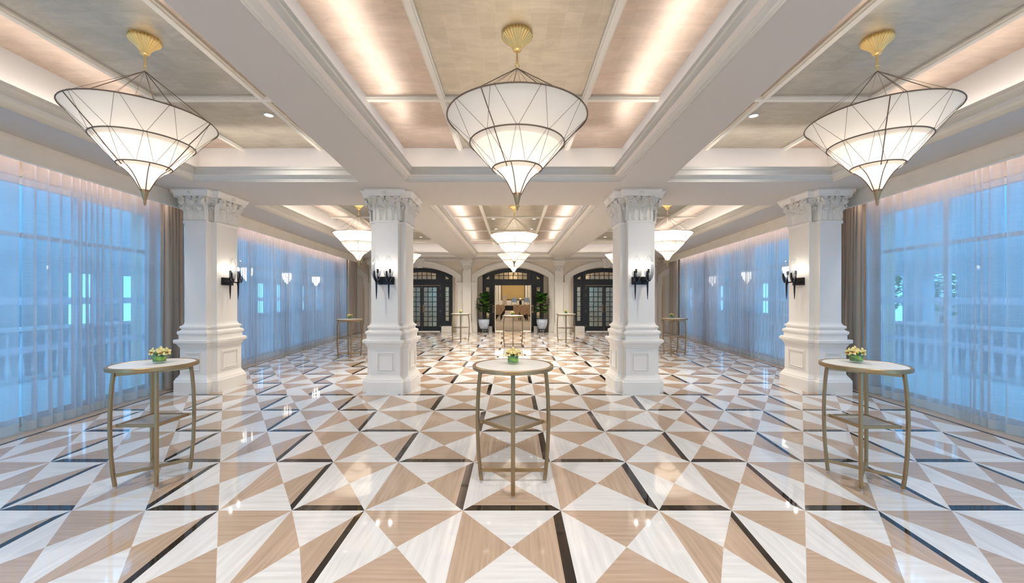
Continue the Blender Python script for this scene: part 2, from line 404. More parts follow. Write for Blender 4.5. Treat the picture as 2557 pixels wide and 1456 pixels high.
# ---- ceiling
bays = [(-5.5, -0.5, 'f'), (1.2, 6.62, 'f'), (8.3, 18.86, 'b')]
def a_in(y, k):  return (2.05+0.075*max(y, -2)) if k == 'f' else 2.70
def a_out(y, k): return 4.88+0.062*y
N_IN = 1.76
mb = MB()
def soff(x0a, x0b, x1a, x1b, ya, yb):
    if x1a < x0a: x0a, x0b, x1a, x1b = x1a, x1b, x0a, x0b
    mb.hexa([(x0a,ya,ZS),(x1a,ya,ZS),(x1b,yb,ZS),(x0b,yb,ZS)], [(x0a,ya,ZS+.02),(x1a,ya,ZS+.02),(x1b,yb,ZS+.02),(x0b,yb,ZS+.02)])
ys = [Y0]+[v for b in bays for v in b[:2]]+[YB+0.5]
for i in range(0, len(ys), 2):
    ya, yb = ys[i], ys[i+1]; soff(-WL(ya)-.6, -WL(yb)-.6, WL(ya)+.6, WL(yb)+.6, ya, yb)
for ya, yb, k in bays:
    for sx in (-1, 1):
        soff(sx*N_IN, sx*N_IN, sx*a_in(ya,k), sx*a_in(yb,k), ya, yb)
        soff(sx*a_out(ya,k), sx*a_out(yb,k), sx*(WL(ya)+.6), sx*(WL(yb)+.6), ya, yb)
struct(mb.build('ceiling', M['soffit']))
def quad_inset(q, d): return offset_poly(q, -d)
n_trim = [0]
def trim(mb, m, smooth=False, parent=None):
    n_trim[0] += 1; return struct(mb.build('trim_%d' % n_trim[0], m, parent, smooth))
def coffer(q, wx, wy, ribs_x, ribs_y, mats_of):
    """q: opening, counter-clockwise; wx, wy: how far the cove sets back; ribs on the leaf ceiling"""
    lp = [(.0015, ZS+.001), (.0015, ZS+.02), (.012, ZS+.022), (.016, ZS+.05), (.035, ZS+.075), (.06, ZS+.13), (.075, ZS+.145), (.10, ZS+.15), (.10, ZS+.165), (.12, ZS+.17), (.12, ZS+.215), (.105, ZS+.215), (.10, ZS+.09)]
    c = MB(); loops = [[(x, y, z) for x, y in quad_inset(q, d)] for d, z in lp]
    c.loft(loops, caps=False); trim(c, M['trim'])
    # trough, cove wall and leaf ceiling
    def setback(d, e): return [(q[0][0]-d, q[0][1]-e), (q[1][0]+d, q[1][1]-e), (q[2][0]+d, q[2][1]+e), (q[3][0]-d, q[3][1]+e)]
    P = setback(wx, wy)
    c = MB(); lo = [(x, y, ZS+.09) for x, y in quad_inset(q, .10)]; a = [(x, y, ZS+.09) for x, y in P]; b = [(x, y, ZC) for x, y in P]
    c.loft([lo, a, b], caps=False); struct(c.build('ceiling', M['cove']))
    # leaf panels, one mesh, material by strip
    c = MB(); P3 = P
    def edge(y, side):           # x of panel side at depth y
        (xa, ya), (xb, yb) = (P3[0], P3[3]) if side == 0 else (P3[1], P3[2])
        return xa+(xb-xa)*(y-ya)/(yb-ya)
    ya, yb = P3[0][1], P3[2][1]
    xs = [lambda y: edge(y, 0)]+[f for f in ribs_x]+[lambda y: edge(y, 1)]
    for i in range(len(xs)-1):
        c.poly([(xs[i](ya),ya,ZC), (xs[i](yb),yb,ZC), (xs[i+1](yb),yb,ZC), (xs[i+1](ya),ya,ZC)], mats_of[i])
    struct(c.build('ceiling', [M['leaf_gold'], M['leaf_rose']]))
    c = MB()
    for f in ribs_x:
        for w, h in ((.05, .02), (.03, .04)):
            c.hexa([(f(ya)-w,ya,ZC-h),(f(ya)+w,ya,ZC-h),(f(yb)+w,yb,ZC-h),(f(yb)-w,yb,ZC-h)], [(f(ya)-w,ya,ZC),(f(ya)+w,ya,ZC),(f(yb)+w,yb,ZC),(f(yb)-w,yb,ZC)])
    for y in ribs_y:
        for w, h in ((.055, .021), (.033, .041)):
            c.hexa([(edge(y-w,0),y-w,ZC-h),(edge(y-w,1),y-w,ZC-h),(edge(y+w,1),y+w,ZC-h),(edge(y+w,0),y+w,ZC-h)], [(edge(y-w,0),y-w,ZC),(edge(y-w,1),y-w,ZC),(edge(y+w,1),y+w,ZC),(edge(y+w,0),y+w,ZC)])
    trim(c, M['trim'])
    # LED strips lying in the trough, shining up
    g = offset_poly(q, -0.03)
    for i in range(4):
        p0, p1 = Vector(g[i]), Vector(g[(i+1) % 4]); d = p1-p0; L = d.length; m_ = (p0+p1)/2
        o = area_light('cove_strip_light', (m_.x, m_.y, ZS+.14), L*0.98, 0.05, P_COVE*L*(5.0 if q[0][1] < 0 else 1), COVE, (PI, 0, math.atan2(d.y, d.x)))  # strips of the unseen rear bay are boosted as fill light
RY = {0: [-4.25, -1.75], 1: [2.65, 5.15], 2: [10.2, 12.76, 15.3, 17.8]}
for bi, (ya, yb, k) in enumerate(bays):
    coffer([(-N_IN,ya), (N_IN,ya), (N_IN,yb), (-N_IN,yb)], 0.11, 0.27, [lambda y: -0.91, lambda y: 0.93], RY[bi], [1, 0, 1])
    for sx in (-1, 1):
        ai, ao = (lambda y, k=k: a_in(y, k)), (lambda y, k=k: a_out(y, k))
        r1 = (lambda y: 2.94+0.055*y) if k == 'f' else (lambda y: 3.36+0.0*y)
        r2 = (lambda y: 4.42+0.036*y) if k == 'f' else (lambda y: 4.36+0.05*y)
        if sx > 0:
            q = [(ai(ya),ya), (ao(ya),ya), (ao(yb),yb), (ai(yb),yb)]; rb = [r1, r2]
        else:
            q = [(-ao(ya),ya), (-ai(ya),ya), (-ai(yb),yb), (-ao(yb),yb)]; rb = [lambda y, f=r2: -f(y), lambda y, f=r1: -f(y)]
        coffer(q, 0.11, 0.27, rb, RY[bi], [1, 0, 1])

# ---- side walls, pelmets, windows
def X_win(y): return WL(y)+0.34
WIN = [(Y0+0.2, 7.35), (8.15, 18.6)]
for sx, nm in ((-1, 'left'), (1, 'right')):
    mb = MB()
    sbox(mb, sx, .3, .6, Y0, YB+.5, 3.3, ZS+.02)
    for ya, yb in ((Y0, Y0+.2), (7.35, 8.15), (18.6, YB+.5)): sbox(mb, sx, .3, .6, ya, yb, 0, 3.3)
    struct(mb.build('wall_'+nm, M['wall']))
    mb = MB()
    sbox(mb, sx, -.25, -.21, Y0, YB, 3.37, ZS); sbox(mb, sx, -.262, -.21, Y0, YB, 3.35, 3.375); sbox(mb, sx, -.262, -.21, Y0, YB, 3.57, ZS)
    trim(mb, M['pelmet'])
    for wi, (ya, yb) in enumerate(WIN):
        wn = 'window_%d' % (1+wi+(2 if sx > 0 else 0))
        mb = MB(); n = round((yb-ya)/1.25)
        for i in range(n+1):
            y = ya+(yb-ya)*i/n; y_a, y_b = max(ya, y-.035), min(yb, y+.035)
            sbox(mb, sx, .31, .37, y_a, y_b, 0, 3.3)
        for z0, z1 in ((0, .12), (3.2, 3.3), (2.5, 2.56)): sbox(mb, sx, .315, .365, ya, yb, z0, z1)
        w = struct(mb.build(wn, M['window_frame']))
        mb = MB(); P = lambda y, z: (sx*(WL(y)+.34), y, z)
        mb.poly([P(ya,.12), P(yb,.12), P(yb,3.2), P(ya,3.2)]); mb.build('window_pane', M['glass'], w)
        mb = MB(); sbox(mb, sx, .328, .336, ya, yb, 1.60, 1.70); sbox(mb, sx, .328, .336, ya, yb, .95, 1.04)
        mb.build('frosted_band', M['frost'], w)
# rear wall (behind the camera)
mb = MB(); mb.box(-WL(Y0)-.6, WL(Y0)+.6, Y0-.2, Y0, 0, ZS+.1); struct(mb.build('wall_rear', M['wall']))

# ---- curtains
def curtain(sx, ya, yb, zt, amp, wl, seed, off=0.0, hemh=0.13, step=0.02, mats=None, name='sheer_curtain', label='', cat='curtain', group=None, gather=0.55):
    rnd = random.Random(seed); n = max(8, int((yb-ya)/step)); ph = 0; phase = []; w2 = []
    a = rnd.random()*6; b = rnd.random()*6; am = []
    for i in range(n+1):
        y = ya+(yb-ya)*i/n
        phase.append(ph); ph += 2*PI*step/(wl*(0.8+0.35*math.sin(y*2.1+a)+0.2*math.sin(y*5.3+b)))
        am.append(0.65+0.35*math.sin(y*1.7+b)+0.2*math.sin(y*4.1+a))
    def pt(i, z):
        t = 1-z/zt                     # 0 top, 1 bottom
        y = ya+(yb-ya)*i/n
        A = amp*(0.55+0.55*t)*am[i]
        s = math.sin(phase[i]+0.35*t*math.sin(y*3+a)); s2 = math.sin(phase[i]*0.5+b)
        e = min(1, (y-ya)/.12, (yb-y)/.12)          # the side edges hang straight
        x = WL(y)+off+A*(s+0.45*t*s2)
        yy = y+e*A*(0.5*math.cos(phase[i])-gather*math.sin(2*phase[i]))
        return (sx*x, yy, z)
    zs = [hemh, 0.45, 0.9, 1.4, 2.0, 2.6, 3.1, zt]
    mb = MB(); vs = []; fs = []
    for z in zs: vs += [pt(i, z) for i in range(n+1)]
    for k in range(len(zs)-1):
        for i in range(n): fs.append((k*(n+1)+i, k*(n+1)+i+1, (k+1)*(n+1)+i+1, (k+1)*(n+1)+i))
    mb.add(vs, fs); o = mb.build(name, mats[0], smooth=True)
    mb = MB(); vs = [pt(i, .012) for i in range(n+1)]+[pt(i, hemh) for i in range(n+1)]
    mb.add(vs, [(i, i+1, n+1+i+1, n+1+i) for i in range(n)]); mb.build('hem', mats[1], o, smooth=True)
    return tag(o, label, cat, group)
SH = (M['sheer'], M['hem']); DR = (M['drape'], M['drape'])
side = {-1: 'left', 1: 'right'}
front_l = {-1: ['sheer white curtain at the far left edge of the room, nearest the viewer', 'sheer white curtain by the left foreground table, glowing blue'],
           1: ['sheer white curtain at the far right edge of the room, nearest the viewer', 'sheer white curtain by the right foreground table, greenery behind it']}
for sx in (-1, 1):
    s = side[sx]
    curtain(sx, 1.0, 5.02, 3.58, .075, .26, 11+sx, gather=.2, name='sheer_curtain', mats=SH, label=front_l[sx][0], group='sheer curtains')
    curtain(sx, 5.045, 7.30, 3.58, .06, .24, 21+sx, gather=.15, mats=SH, label=front_l[sx][1], group='sheer curtains')
    curtain(sx, 7.31, 7.80, 3.58, .05, .11, 31+sx, off=-.04, mats=DR, name='linen_drape', label='grey beige linen drape gathered behind the %s outermost column' % s, cat='drape', group='linen drapes', step=.01)
    curtain(sx, 7.98, 11.70, 3.58, .05, .15, 41+sx, mats=SH, label='sheer curtain just beyond the %s outermost column' % s, group='sheer curtains')
    curtain(sx, 11.72, 14.54, 3.58, .05, .14, 51+sx, mats=SH, label='sheer curtain halfway down the %s side of the far bay' % s, group='sheer curtains')
    curtain(sx, 14.56, 17.95, 3.58, .05, .14, 61+sx, mats=SH, label='sheer curtain at the far end of the %s side beside the linen drape' % s, group='sheer curtains')
    curtain(sx, 18.06, 19.4, 3.58, .06, .13, 71+sx, off=-.05, mats=DR, name='linen_drape', label='grey beige linen drape hanging at the far end of the %s curtains' % s, cat='drape', group='linen drapes', step=.012)
    # warm strip hidden behind the pelmet, washing the tops of the sheers
    for ya, yb in ((1.0, 7.3), (8.1, 18.0)):
        L = math.hypot(yb-ya, .1*(yb-ya)); ym = (ya+yb)/2
        area_light('pelmet_strip_light', (sx*(WL(ym)-.14), ym, 3.55), 0.03, L, 2.0*L, (1, .80, .72), (0, 0, -sx*math.atan(.1)))

# ---- veranda outside
for sx, nm in ((-1, 'left'), (1, 'right')):
    mb = MB(); mb.box(sx*5, sx*14, -9, 34, -.12, -.02); struct(mb.build('veranda_floor', M['ext_floor']))
    XV = 10.6
    mb = MB(); mb.box(sx*XV, sx*(XV+.3), -9, 34, -.02, 1.0); mb.box(sx*XV, sx*(XV+.3), -9, 34, 2.3, 5.6)
    y = -9.7; k = 0
    while y < 34:
        mb.box(sx*XV, sx*(XV+.3), y, y+(.55 if k % 2 else 1.5), 1.0, 2.3); y += (1.25 if k % 2 else 2.3); k += 1
    struct(mb.build('veranda_wall', M['exterior']))
    mb = MB(); sbox(mb, sx, .6, 1.6, -6.4, 30, 4.4, 4.5); struct(mb.build('veranda_ceiling', M['exterior']))
    # balustrade rail seen as a darker line
    b = empty('balustrade', (sx*9.9, 0, 0)); mb = MB(); mb.box(-.05, .05, -6, 30, 1.02, 1.1); mb.build('rail', M['window_frame'], b)
    mb = MB()
    for i in range(96):
        mb.lathe([(.02,0),(.045,.12),(.05,.25),(.025,.5),(.02,.9),(.035,1.02)], (0, 3+i*.22, -.02), 8)
    pz = mb.build('baluster', M['window_frame'], b, smooth=True); pz['kind'] = 'stuff'
    tag(b, 'pale balustrade of the veranda outside the %s curtains' % nm, 'balustrade')
# hanging lanterns on the veranda, glowing through the sheers
def make_lantern():
    r = empty('pendant_lantern')
    mb = MB(); mb.lathe([(.0,-.26),(.05,-.2),(.14,-.06),(.17,.08),(.16,.14)], n=10); mb.build('lantern_glass', M['lantern'], r, smooth=True)
    mb = MB(); mb.lathe([(.18,.14),(.18,.17),(.05,.22),(.02,.3)], n=10, caps=True); mb.tube([(0,0,.3),(0,0,1.96)], .008, 6); mb.build('bracket', M['iron'], r)
    return r
proto = make_lantern()
for i, (x, y, z, lab) in enumerate([(7.6, 11.5, 2.44, 'large glowing lantern behind the right sheers near the outermost column'), (7.8, 14.0, 2.44, 'small glowing lantern behind the right sheers, the middle one'), (8.4, 17.0, 2.44, 'glowing lantern behind the far end of the right sheers'),
        (-7.9, 14.6, 2.44, 'glowing lantern behind the left sheers near the middle'), (-8.6, 17.3, 2.44, 'brighter glowing lantern behind the far left sheers'), (-7.6, 12.0, 2.44, 'faint lantern glowing behind the left sheers next to the outermost column')]):
    o = proto if i == 0 else copy_tree(proto); x = math.copysign(WL(y)+1.1, x); o.location = (x, y, z); tag(o, lab, 'lantern', 'veranda lanterns')

# ---- end wall with arches
ARC = [(0, True), (-4.57, True), (4.57, True), (-9.1, False), (9.1, False)]
def arc_z(x, half, zs, za):
    s = za-zs; R = (half*half+s*s)/(2*s); return za-R+math.sqrt(max(R*R-x*x, 0))
HW, ZSP, ZAP = 1.74, 2.68, 3.20
XE = WL(YB)+.55
mb = MB()
def wall_col(x0, x1, za, zb, y0, y1, zt=ZS+.02):
    mb.hexa([(x0,y0,za),(x1,y0,zb),(x1,y1,zb),(x0,y1,za)], [(x0,y0,zt),(x1,y0,zt),(x1,y1,zt),(x0,y1,zt)])
for (y0, y1, half, zs, za) in ((YB, YB+.42, HW, ZSP, ZAP), (YB+.42, YB+.6, 1.53, 2.80, 3.17)):
    x = -XE
    cuts = [-XE]
    for c, real in sorted(ARC):
        if not real: continue
        cuts.append(c-half)
        for i in range(1, 25): cuts.append(c-half+2*half*i/24)
    cuts.append(XE)
    for a, b in zip(cuts, cuts[1:]):
        m_ = (a+b)/2; hit = None
        for c, real in ARC:
            if real and abs(m_-c) < half: hit = c
        if hit is None: wall_col(a, b, 0, 0, y0, y1)
        else: wall_col(a, b, arc_z(a-hit, half, zs, za), arc_z(b-hit, half, zs, za), y0, y1)
struct(mb.build('wall_back', M['wall']))
# arch mouldings, pilasters, keystones
def arch_band(cx, prof, name='arch_moulding', x_lim=None):
    """prof: list of (inner offset, outer offset, protrusion)"""
    mb = MB()
    for o0, o1, pr in prof:
        def path(o):
            pts = [(cx-HW-o, 2.43), (cx-HW-o, ZSP+o*.35)]
            for i in range(1, 28):
                x = -HW-o+2*(HW+o)*i/28; pts.append((cx+x, arc_z(x, HW+o, ZSP+o*.35, ZAP+o)))
            pts += [(cx+HW+o, ZSP+o*.35), (cx+HW+o, 2.43)]; return pts
        A, B = path(o0), path(o1)
        for i in range(len(A)-1):
            if x_lim and (abs(A[i][0]) > x_lim or abs(B[i+1][0]) > x_lim or abs(B[i][0]) > x_lim): continue
            mb.hexa([(A[i][0],YB-pr,A[i][1]),(A[i+1][0],YB-pr,A[i+1][1]),(A[i+1][0],YB,A[i+1][1]),(A[i][0],YB,A[i][1])],
                    [(B[i][0],YB-pr,B[i][1]),(B[i+1][0],YB-pr,B[i+1][1]),(B[i+1][0],YB,B[i+1][1]),(B[i][0],YB,B[i][1])])
    return trim(mb, M['trim'])
for c, real in ARC: arch_band(c, [(0, .30, .05), (.20, .29, .08), (.02, .07, .065)], x_lim=None if real else XE-.1)
for c, real in ARC[:3]:
    mb = MB(); y = YB
    def kz(w0, w1, z0, z1, p0, p1): mb.hexa([(c-w0,y-p0,z0),(c+w0,y-p0,z0),(c+w0,y,z0),(c-w0,y,z0)], [(c-w1,y-p1,z1),(c+w1,y-p1,z1),(c+w1,y,z1),(c-w1,y,z1)])
    kz(.12, .19, 3.15, 3.50, .12, .15); kz(.23, .24, 3.50, 3.60, .17, .19)
    for k in (-1, 0, 1): mb.hexa([(c+k*.07-.022,y-.14,3.19),(c+k*.07+.022,y-.14,3.19),(c+k*.07+.022,y,3.19),(c+k*.07-.022,y,3.19)], [(c+k*.11-.03,y-.17,3.47),(c+k*.11+.03,y-.17,3.47),(c+k*.11+.03,y,3.47),(c+k*.11-.03,y,3.47)])
    trim(mb, M['trim'])
def fluted(x):
    mb = MB(); y = YB
    mb.box(x-.13, x+.13, y-.06, y, 0, 2.2)
    for k in range(5): mb.box(x-.105+k*.0525-.012, x-.105+k*.0525+.012, y-.078, y-.06, .55, 2.1)
    for w, p, z0, z1 in ((.16,.12,0,.30),(.15,.105,.30,.36),(.14,.09,.36,.42),(.135,.085,2.18,2.21),(.14,.08,2.3,2.34),(.155,.10,2.34,2.38),(.175,.13,2.38,2.44)): mb.box(x-w, x+w, y-p, y, z0, z1)
    mb.box(x-.13, x+.13, y-.065, y, 2.2, 2.3)
    trim(mb, M['trim'])
def pilaster(x):
    mb = MB(); y = YB
    mb.box(x-.205, x+.205, y-.14, y, 0, 3.0)
    for w, p, z0, z1 in ((.25,.20,0,.34),(.24,.19,.34,.38),(.225,.165,.38,.44),(.215,.15,.44,.5),(.22,.16,2.96,3.0),(.31,.24,3.42,3.50),(.26,.2,3.5,3.61)): mb.box(x-w, x+w, y-p, y, z0, z1)
    for z, w in ((3.0,.20),(3.12,.21),(3.25,.235),(3.36,.27)): mb.box(x-w, x+w, y-w*.72, y, z, z+.12)
    for i in range(5):                                   # acanthus leaves and scrolls
        xx = x-.18+i*.09; mb.lathe([(.012,0),(.032,.04),(.036,.09),(.02,.13),(.04,.15),(.012,.16)], (xx, y-.155, 3.0+(.0 if i % 2 == 0 else .06)), 8)
    for s in (-1, 1):
        mb.ring(.045, .018, 0, 12, 5); n = 60
        for i in range(len(mb.v)-n, len(mb.v)):
            vx, vy, vz = mb.v[i]; mb.v[i] = (x+s*.235+vx, y-.21+vz, 3.36+vy)
        mb.lathe([(.0,0),(.02,.01),(.02,.03),(0,.04)], (x+s*.235, y-.22, 3.34), 8)
    trim(mb, M['trim'])
for s in (-1, 1):
    for x in (2.25, 6.82): pilaster(s*x)
    for x in (1.905, 2.595, 6.475, 7.165): fluted(s*x)
# shallow cornice where the end wall meets the ceiling
mb = MB()
for p, z0, z1 in ((.05, 3.5, 3.54), (.03, 3.54, 3.6)): mb.box(-XE+.35, XE-.35, YB-p, YB, z0, z1)
trim(mb, M['trim'])

# ---- black arched doors
YD = YB+.42
def door_set(cx, idx, opened):
    root = empty('door_%d' % idx, (cx, YD, 0)); struct(root)
    half, zs, za = 1.53, 2.80, 3.17
    def az(x): return arc_z(x, half, zs, za)
    mb = MB()
    def slab(x0, x1, zlo, inset=0.0, y0=0.0, y1=.07, n=1, zhi=None):
        for i in range(n):
            a, b = x0+(x1-x0)*i/n, x0+(x1-x0)*(i+1)/n
            ta, tb = (az(a)-inset, az(b)-inset) if zhi is None else (zhi, zhi)
            mb.hexa([(a,y0,zlo),(b,y0,zlo),(b,y1,zlo),(a,y1,zlo)], [(a,y0,ta),(b,y0,tb),(b,y1,tb),(a,y1,ta)])
    slab(-half, -.93, .27, n=8); slab(.93, half, .27, n=8); slab(-.93, .93, 2.31, n=20)
    for s in (-1, 1):                                        # raised frame members
        slab(s*1.53, s*1.47, .27, y0=-.03, y1=0); slab(s*1.08, s*.93, 0, y0=-.05, y1=.07, inset=.02)
        slab(s*1.47, s*1.08, .27, y0=-.03, y1=0, zhi=.37); slab(s*1.47, s*1.08, 2.31, y0=-.03, y1=0, zhi=2.49)
    slab(-.93, .93, 2.31, y0=-.03, y1=0, zhi=2.49)
    for i in range(30):                                      # arched head
        a, b = -half+2*half*i/30, -half+2*half*(i+1)/30
        mb.hexa([(a,-.03,az(a)-.09),(b,-.03,az(b)-.09),(b,0,az(b)-.09),(a,0,az(a)-.09)], [(a,-.03,az(a)),(b,-.03,az(b)),(b,0,az(b)),(a,0,az(a))])
    mb.build('door_frame', M['black_paint'], root)
    # panes
    mb = MB()
    for k in range(7):
        x = -.82+k*.236; w = .10
        mb.hexa([(x-w+.118-.118,-.012,2.62),(x+w,-.012,2.62),(x+w,.0,2.62),(x-w,0,2.62)], [(x-w,-.012,2.79),(x+w,-.012,2.79),(x+w,0,2.79),(x-w,0,2.79)])
        t0, t1 = az(x-w)-.20, az(x+w)-.20
        t0 = max(t0, 2.84); t1 = max(t1, 2.84)
        mb.hexa([(x-w,-.012,2.82),(x+w,-.012,2.82),(x+w,0,2.82),(x-w,0,2.82)], [(x-w,-.012,t0),(x+w,-.012,t1),(x+w,0,t1),(x-w,0,t0)])
    mb.build('transom_pane', M['mirror'], root)
    mb = MB()
    for s in (-1, 1):
        a, b = (s*1.33, s*1.19); z0 = 2.62
        q = [(a,z0),(b,z0),(b,z0+.15),(a,z0+.05)]
        if s > 0: q = [q[1], q[0], q[3], q[2]]
        mb.hexa([(p[0],-.012,p[1]) for p in q], [(p[0],.0,p[1]) for p in q])
    mb.build('corner_pane', M['mirror'], root)
    for s in (-1, 1):
        mb = MB()
        for r in range(7): mb.box(s*1.345, s*1.19, -.012, 0, .53+r*.245, .53+r*.245+.215)
        mb.build('sidelight_pane', M['mirror'], root)
    for s in (-1, 1):
        mb = MB(); mb.box(s*1.53, s*1.03, -.34 if s > 0 or True else 0, .07, 0, .27); mb.build('plinth', M['trim'], root)
    # leaves
    for s in (-1, 1):
        lf = bpy.data.objects.new('door_leaf', None); COL.objects.link(lf); lf.parent = root; lf.location = (s*.925, 0, 0)
        if opened: lf.rotation_euler = (0, 0, -s*R_OPEN if False else (-R_OPEN if s < 0 else R_OPEN))
        mb = MB(); mb.box(0, -s*.92, 0, .03, .01, 2.30); mb.box(0, -s*.92, .03, .05, .01, 2.30, 1); pn = mb.build('door_slab', [M['black_paint'], M['trim']], lf)
        mb = MB()
        for r in range(8):
            for c_ in range(3):
                x0 = -s*(.19+c_*.228); x1 = x0-s*.19
                mb.box(x0, x1, -.01, 0, .26+r*.247, .26+r*.247+.215); mb.box(x0, x1, .05, .06, .26+r*.247, .26+r*.247+.215)
        mb.build('door_pane', M['mirror'], lf)
        mb = MB(); xh = -s*.845
        mb.tube([(xh,-.07,.95),(xh,-.07,1.35)], .013, 8); 
        for z in (1.0, 1.3): mb.tube([(xh,-.07,z),(xh,0,z)], .009, 6)
        mb.build('door_handle', M['handle'], lf)
        mb = MB()
        for z in (.2, .95, 1.75, 2.1): mb.box(0, -s*.02, -.012, .0, z, z+.13)
        mb.build('hinge', M['brass'], lf)
    mb = MB(); mb.box(-.93, .93, -.3, .15, 0, .025); mb.build('threshold', M['travertine'] if False else M['pelmet'], root)
R_OPEN = math.radians(88)
door_set(0, 1, True); door_set(-4.57, 2, False); door_set(4.57, 3, False)

# ================================================================== columns
def plus_poly(hw, hd, nx, ny):
    return [(-hw+nx,-hd),(hw-nx,-hd),(hw-nx,-hd+ny),(hw,-hd+ny),(hw,hd-ny),(hw-nx,hd-ny),(hw-nx,hd),(-hw+nx,hd),(-hw+nx,hd-ny),(-hw,hd-ny),(-hw,-hd+ny),(-hw+nx,-hd+ny)]
def acanthus(mb, c, ang, h, w, out0, curl, z0):
    """one carved leaf: stands against the bell, its tip curls outwards"""
    nu, nv = 12, 22; vs = []; fs = []
    ca, sa = math.cos(ang), math.sin(ang)            # outward direction
    for j in range(nv+1):
        t = j/nv
        lobe = abs(math.sin(t*PI*3.5))**.6           # notched edge
        wid = w*(0.70+0.30*math.sin(t*PI*.9))*(.72+.28*lobe)*(1 if t < .84 else 1-.8*((t-.84)/.16)**1.6)
        zz = z0+h*(math.sin(min(t, .84)/.84*PI/2)**.95) - (h*.20*((t-.84)/.16)**1.2 if t > .84 else 0)
        oo = out0+curl*(t**2.4)
        for i in range(nu+1):
            u = 2*i/nu-1
            rib = .022*(1-abs(u))**3+.010*math.cos(u*PI*4)*(.3+.7*t)-.012*(1-lobe)*abs(u)
            d = oo+rib-.020*u*u
            vs.append((c[0]+ca*d-sa*u*wid, c[1]+sa*d+ca*u*wid, zz-.018*u*u-.010*lobe*abs(u)))
    for j in range(nv):
        for i in range(nu): fs.append((j*(nu+1)+i, j*(nu+1)+i+1, (j+1)*(nu+1)+i+1, (j+1)*(nu+1)+i))
    mb.add(vs, fs)
def scroll(mb, c, ang, r, z, tilt=0):
    ca, sa = math.cos(ang), math.sin(ang); pts = []; rad = []; n = 30
    for i in range(n+1):
        t = i/n; a = t*2*PI*2.0; q = (r-.008)*(1-t)**.8+.006
        u = q*math.cos(a); v = q*math.sin(a)
        pts.append((c[0]-sa*u+ca*.014*t, c[1]+ca*u+sa*.014*t, z+v)); rad.append(.011-.004*t)
    mb.tube(pts, rad, 6)
    lo = []; hi = []
    for k in range(14):
        a = 2*PI*k/14; u = (r-.008)*math.cos(a); v = (r-.008)*math.sin(a)
        lo.append((c[0]-sa*u-ca*.03, c[1]+ca*u-sa*.03, z+v)); hi.append((c[0]-sa*u+ca*.002, c[1]+ca*u+sa*.002, z+v))
    mb.loft([lo, hi])
def make_column(hw=.315, hd=.39, nx=.11, ny=.12):
    base = plus_poly(hw, hd, nx, ny); root = empty('column')
    def loft(secs, name, mb=None, build=True):
        mb = mb or MB(); mb.loft([[(x, y, z) for x, y in offset_poly(base, d)] for d, z in secs])
        return mb.build(name, M['pillar'], root, bevel=.003) if build else mb
    loft([(.115,0),(.115,.205),(.108,.215),(.10,.225),(.098,.24),(.075,.27),(.058,.30),(.05,.32),(.05,.80),(.056,.805),(.058,.825),(.07,.835),(.075,.86),(.10,.885),(.118,.895),(.12,.935),(.112,.945)], 'pedestal')
    mb = MB()
    for dx, dy, L in ((0,-1,hw-nx), (0,1,hw-nx), (1,0,hd-ny), (-1,0,hd-ny)):   # framed panels on the pedestal faces
        ext = (hd if dx == 0 else hw)+.05
        for (w, z0, z1, t, p) in ((L-.045,.375,.735,.022,.010),(L-.075,.405,.705,.010,.016)):
            for (a0, a1, b0, b1) in ((-w,w,z0,z0+t),(-w,w,z1-t,z1),(-w,-w+t,z0+t,z1-t),(w-t,w,z0+t,z1-t)):
                if dx == 0: mb.box(a0, a1, min(dy*ext, dy*(ext+p)), max(dy*ext, dy*(ext+p)), b0, b1)
                else:
                    mb.box(min(dx*ext, dx*(ext+p)), max(dx*ext, dx*(ext+p)), a0, a1, b0, b1)
    mb.build('pedestal_panel', M['pillar'], root)
    loft([(.062,.945),(.062,1.03),(.066,1.035),(.078,1.045),(.084,1.065),(.078,1.09),(.05,1.10),(.036,1.115),(.034,1.135),(.04,1.145),(.052,1.15),(.056,1.165),(.05,1.185),(.03,1.19),(.014,1.21),(.004,1.235),(0,1.26),(0,3.035),(.012,3.04),(.02,3.05),(.02,3.07),(.012,3.082),(0,3.085)], 'shaft')
    mb = loft([(0,3.085),(.002,3.2),(.014,3.34),(.045,3.46),(.06,3.485),(.04,3.49),(.105,3.492),(.11,3.505),(.12,3.55),(.14,3.57),(.15,3.58),(.152,3.607)], 'capital', build=False)
    for dx, dy in ((0,-1),(0,1),(1,0),(-1,0)):
        ang = math.atan2(dy, dx); L = (hw-nx) if dx == 0 else (hd-ny); E = hd if dx == 0 else hw
        tx, ty = -dy, dx
        C = lambda u, e=0: (dx*(E+e)+tx*u, dy*(E+e)+ty*u)
        for u in (-L*.52, L*.52): acanthus(mb, C(u), ang, .225, L*.40, .012, .065, 3.085)
        acanthus(mb, C(0), ang, .345, L*.30, .006, .10, 3.085)
        for u in (-L*.97, L*.97): acanthus(mb, C(u), ang, .335, L*.26, .006, .095, 3.085)
        for s in (-1, 1):
            scroll(mb, C(s*.052, .09), ang, .042, 3.452)
            scroll(mb, C(s*L*.95, .10), ang, .052, 3.445)
        # rosette on the abacus
        for k in range(6):
            a = k*PI/3; cx, cy = C(.028*math.cos(a), .125); mb.lathe([(0,-.02),(.02,-.012),(.024,0),(.018,.014),(0,.02)], (cx, cy, 3.545+.03*math.sin(a)), 8)
        cx, cy = C(0, .14); mb.lathe([(0,-.018),(.018,0),(0,.018)], (cx, cy, 3.545), 8)
    for sx in (-1, 1):
        for sy in (-1, 1):
            ang = math.atan2(sy, sx); acanthus(mb, (sx*(hw-nx), sy*(hd-ny)), ang, .25, .075, .05, .08, 3.085)
            scroll(mb, (sx*(hw-nx+.075), sy*(hd-ny+.075)), ang, .048, 3.445)
    cap = mb.build('capital', M['pillar'], root, smooth=.6)
    return root
c0 = make_column()
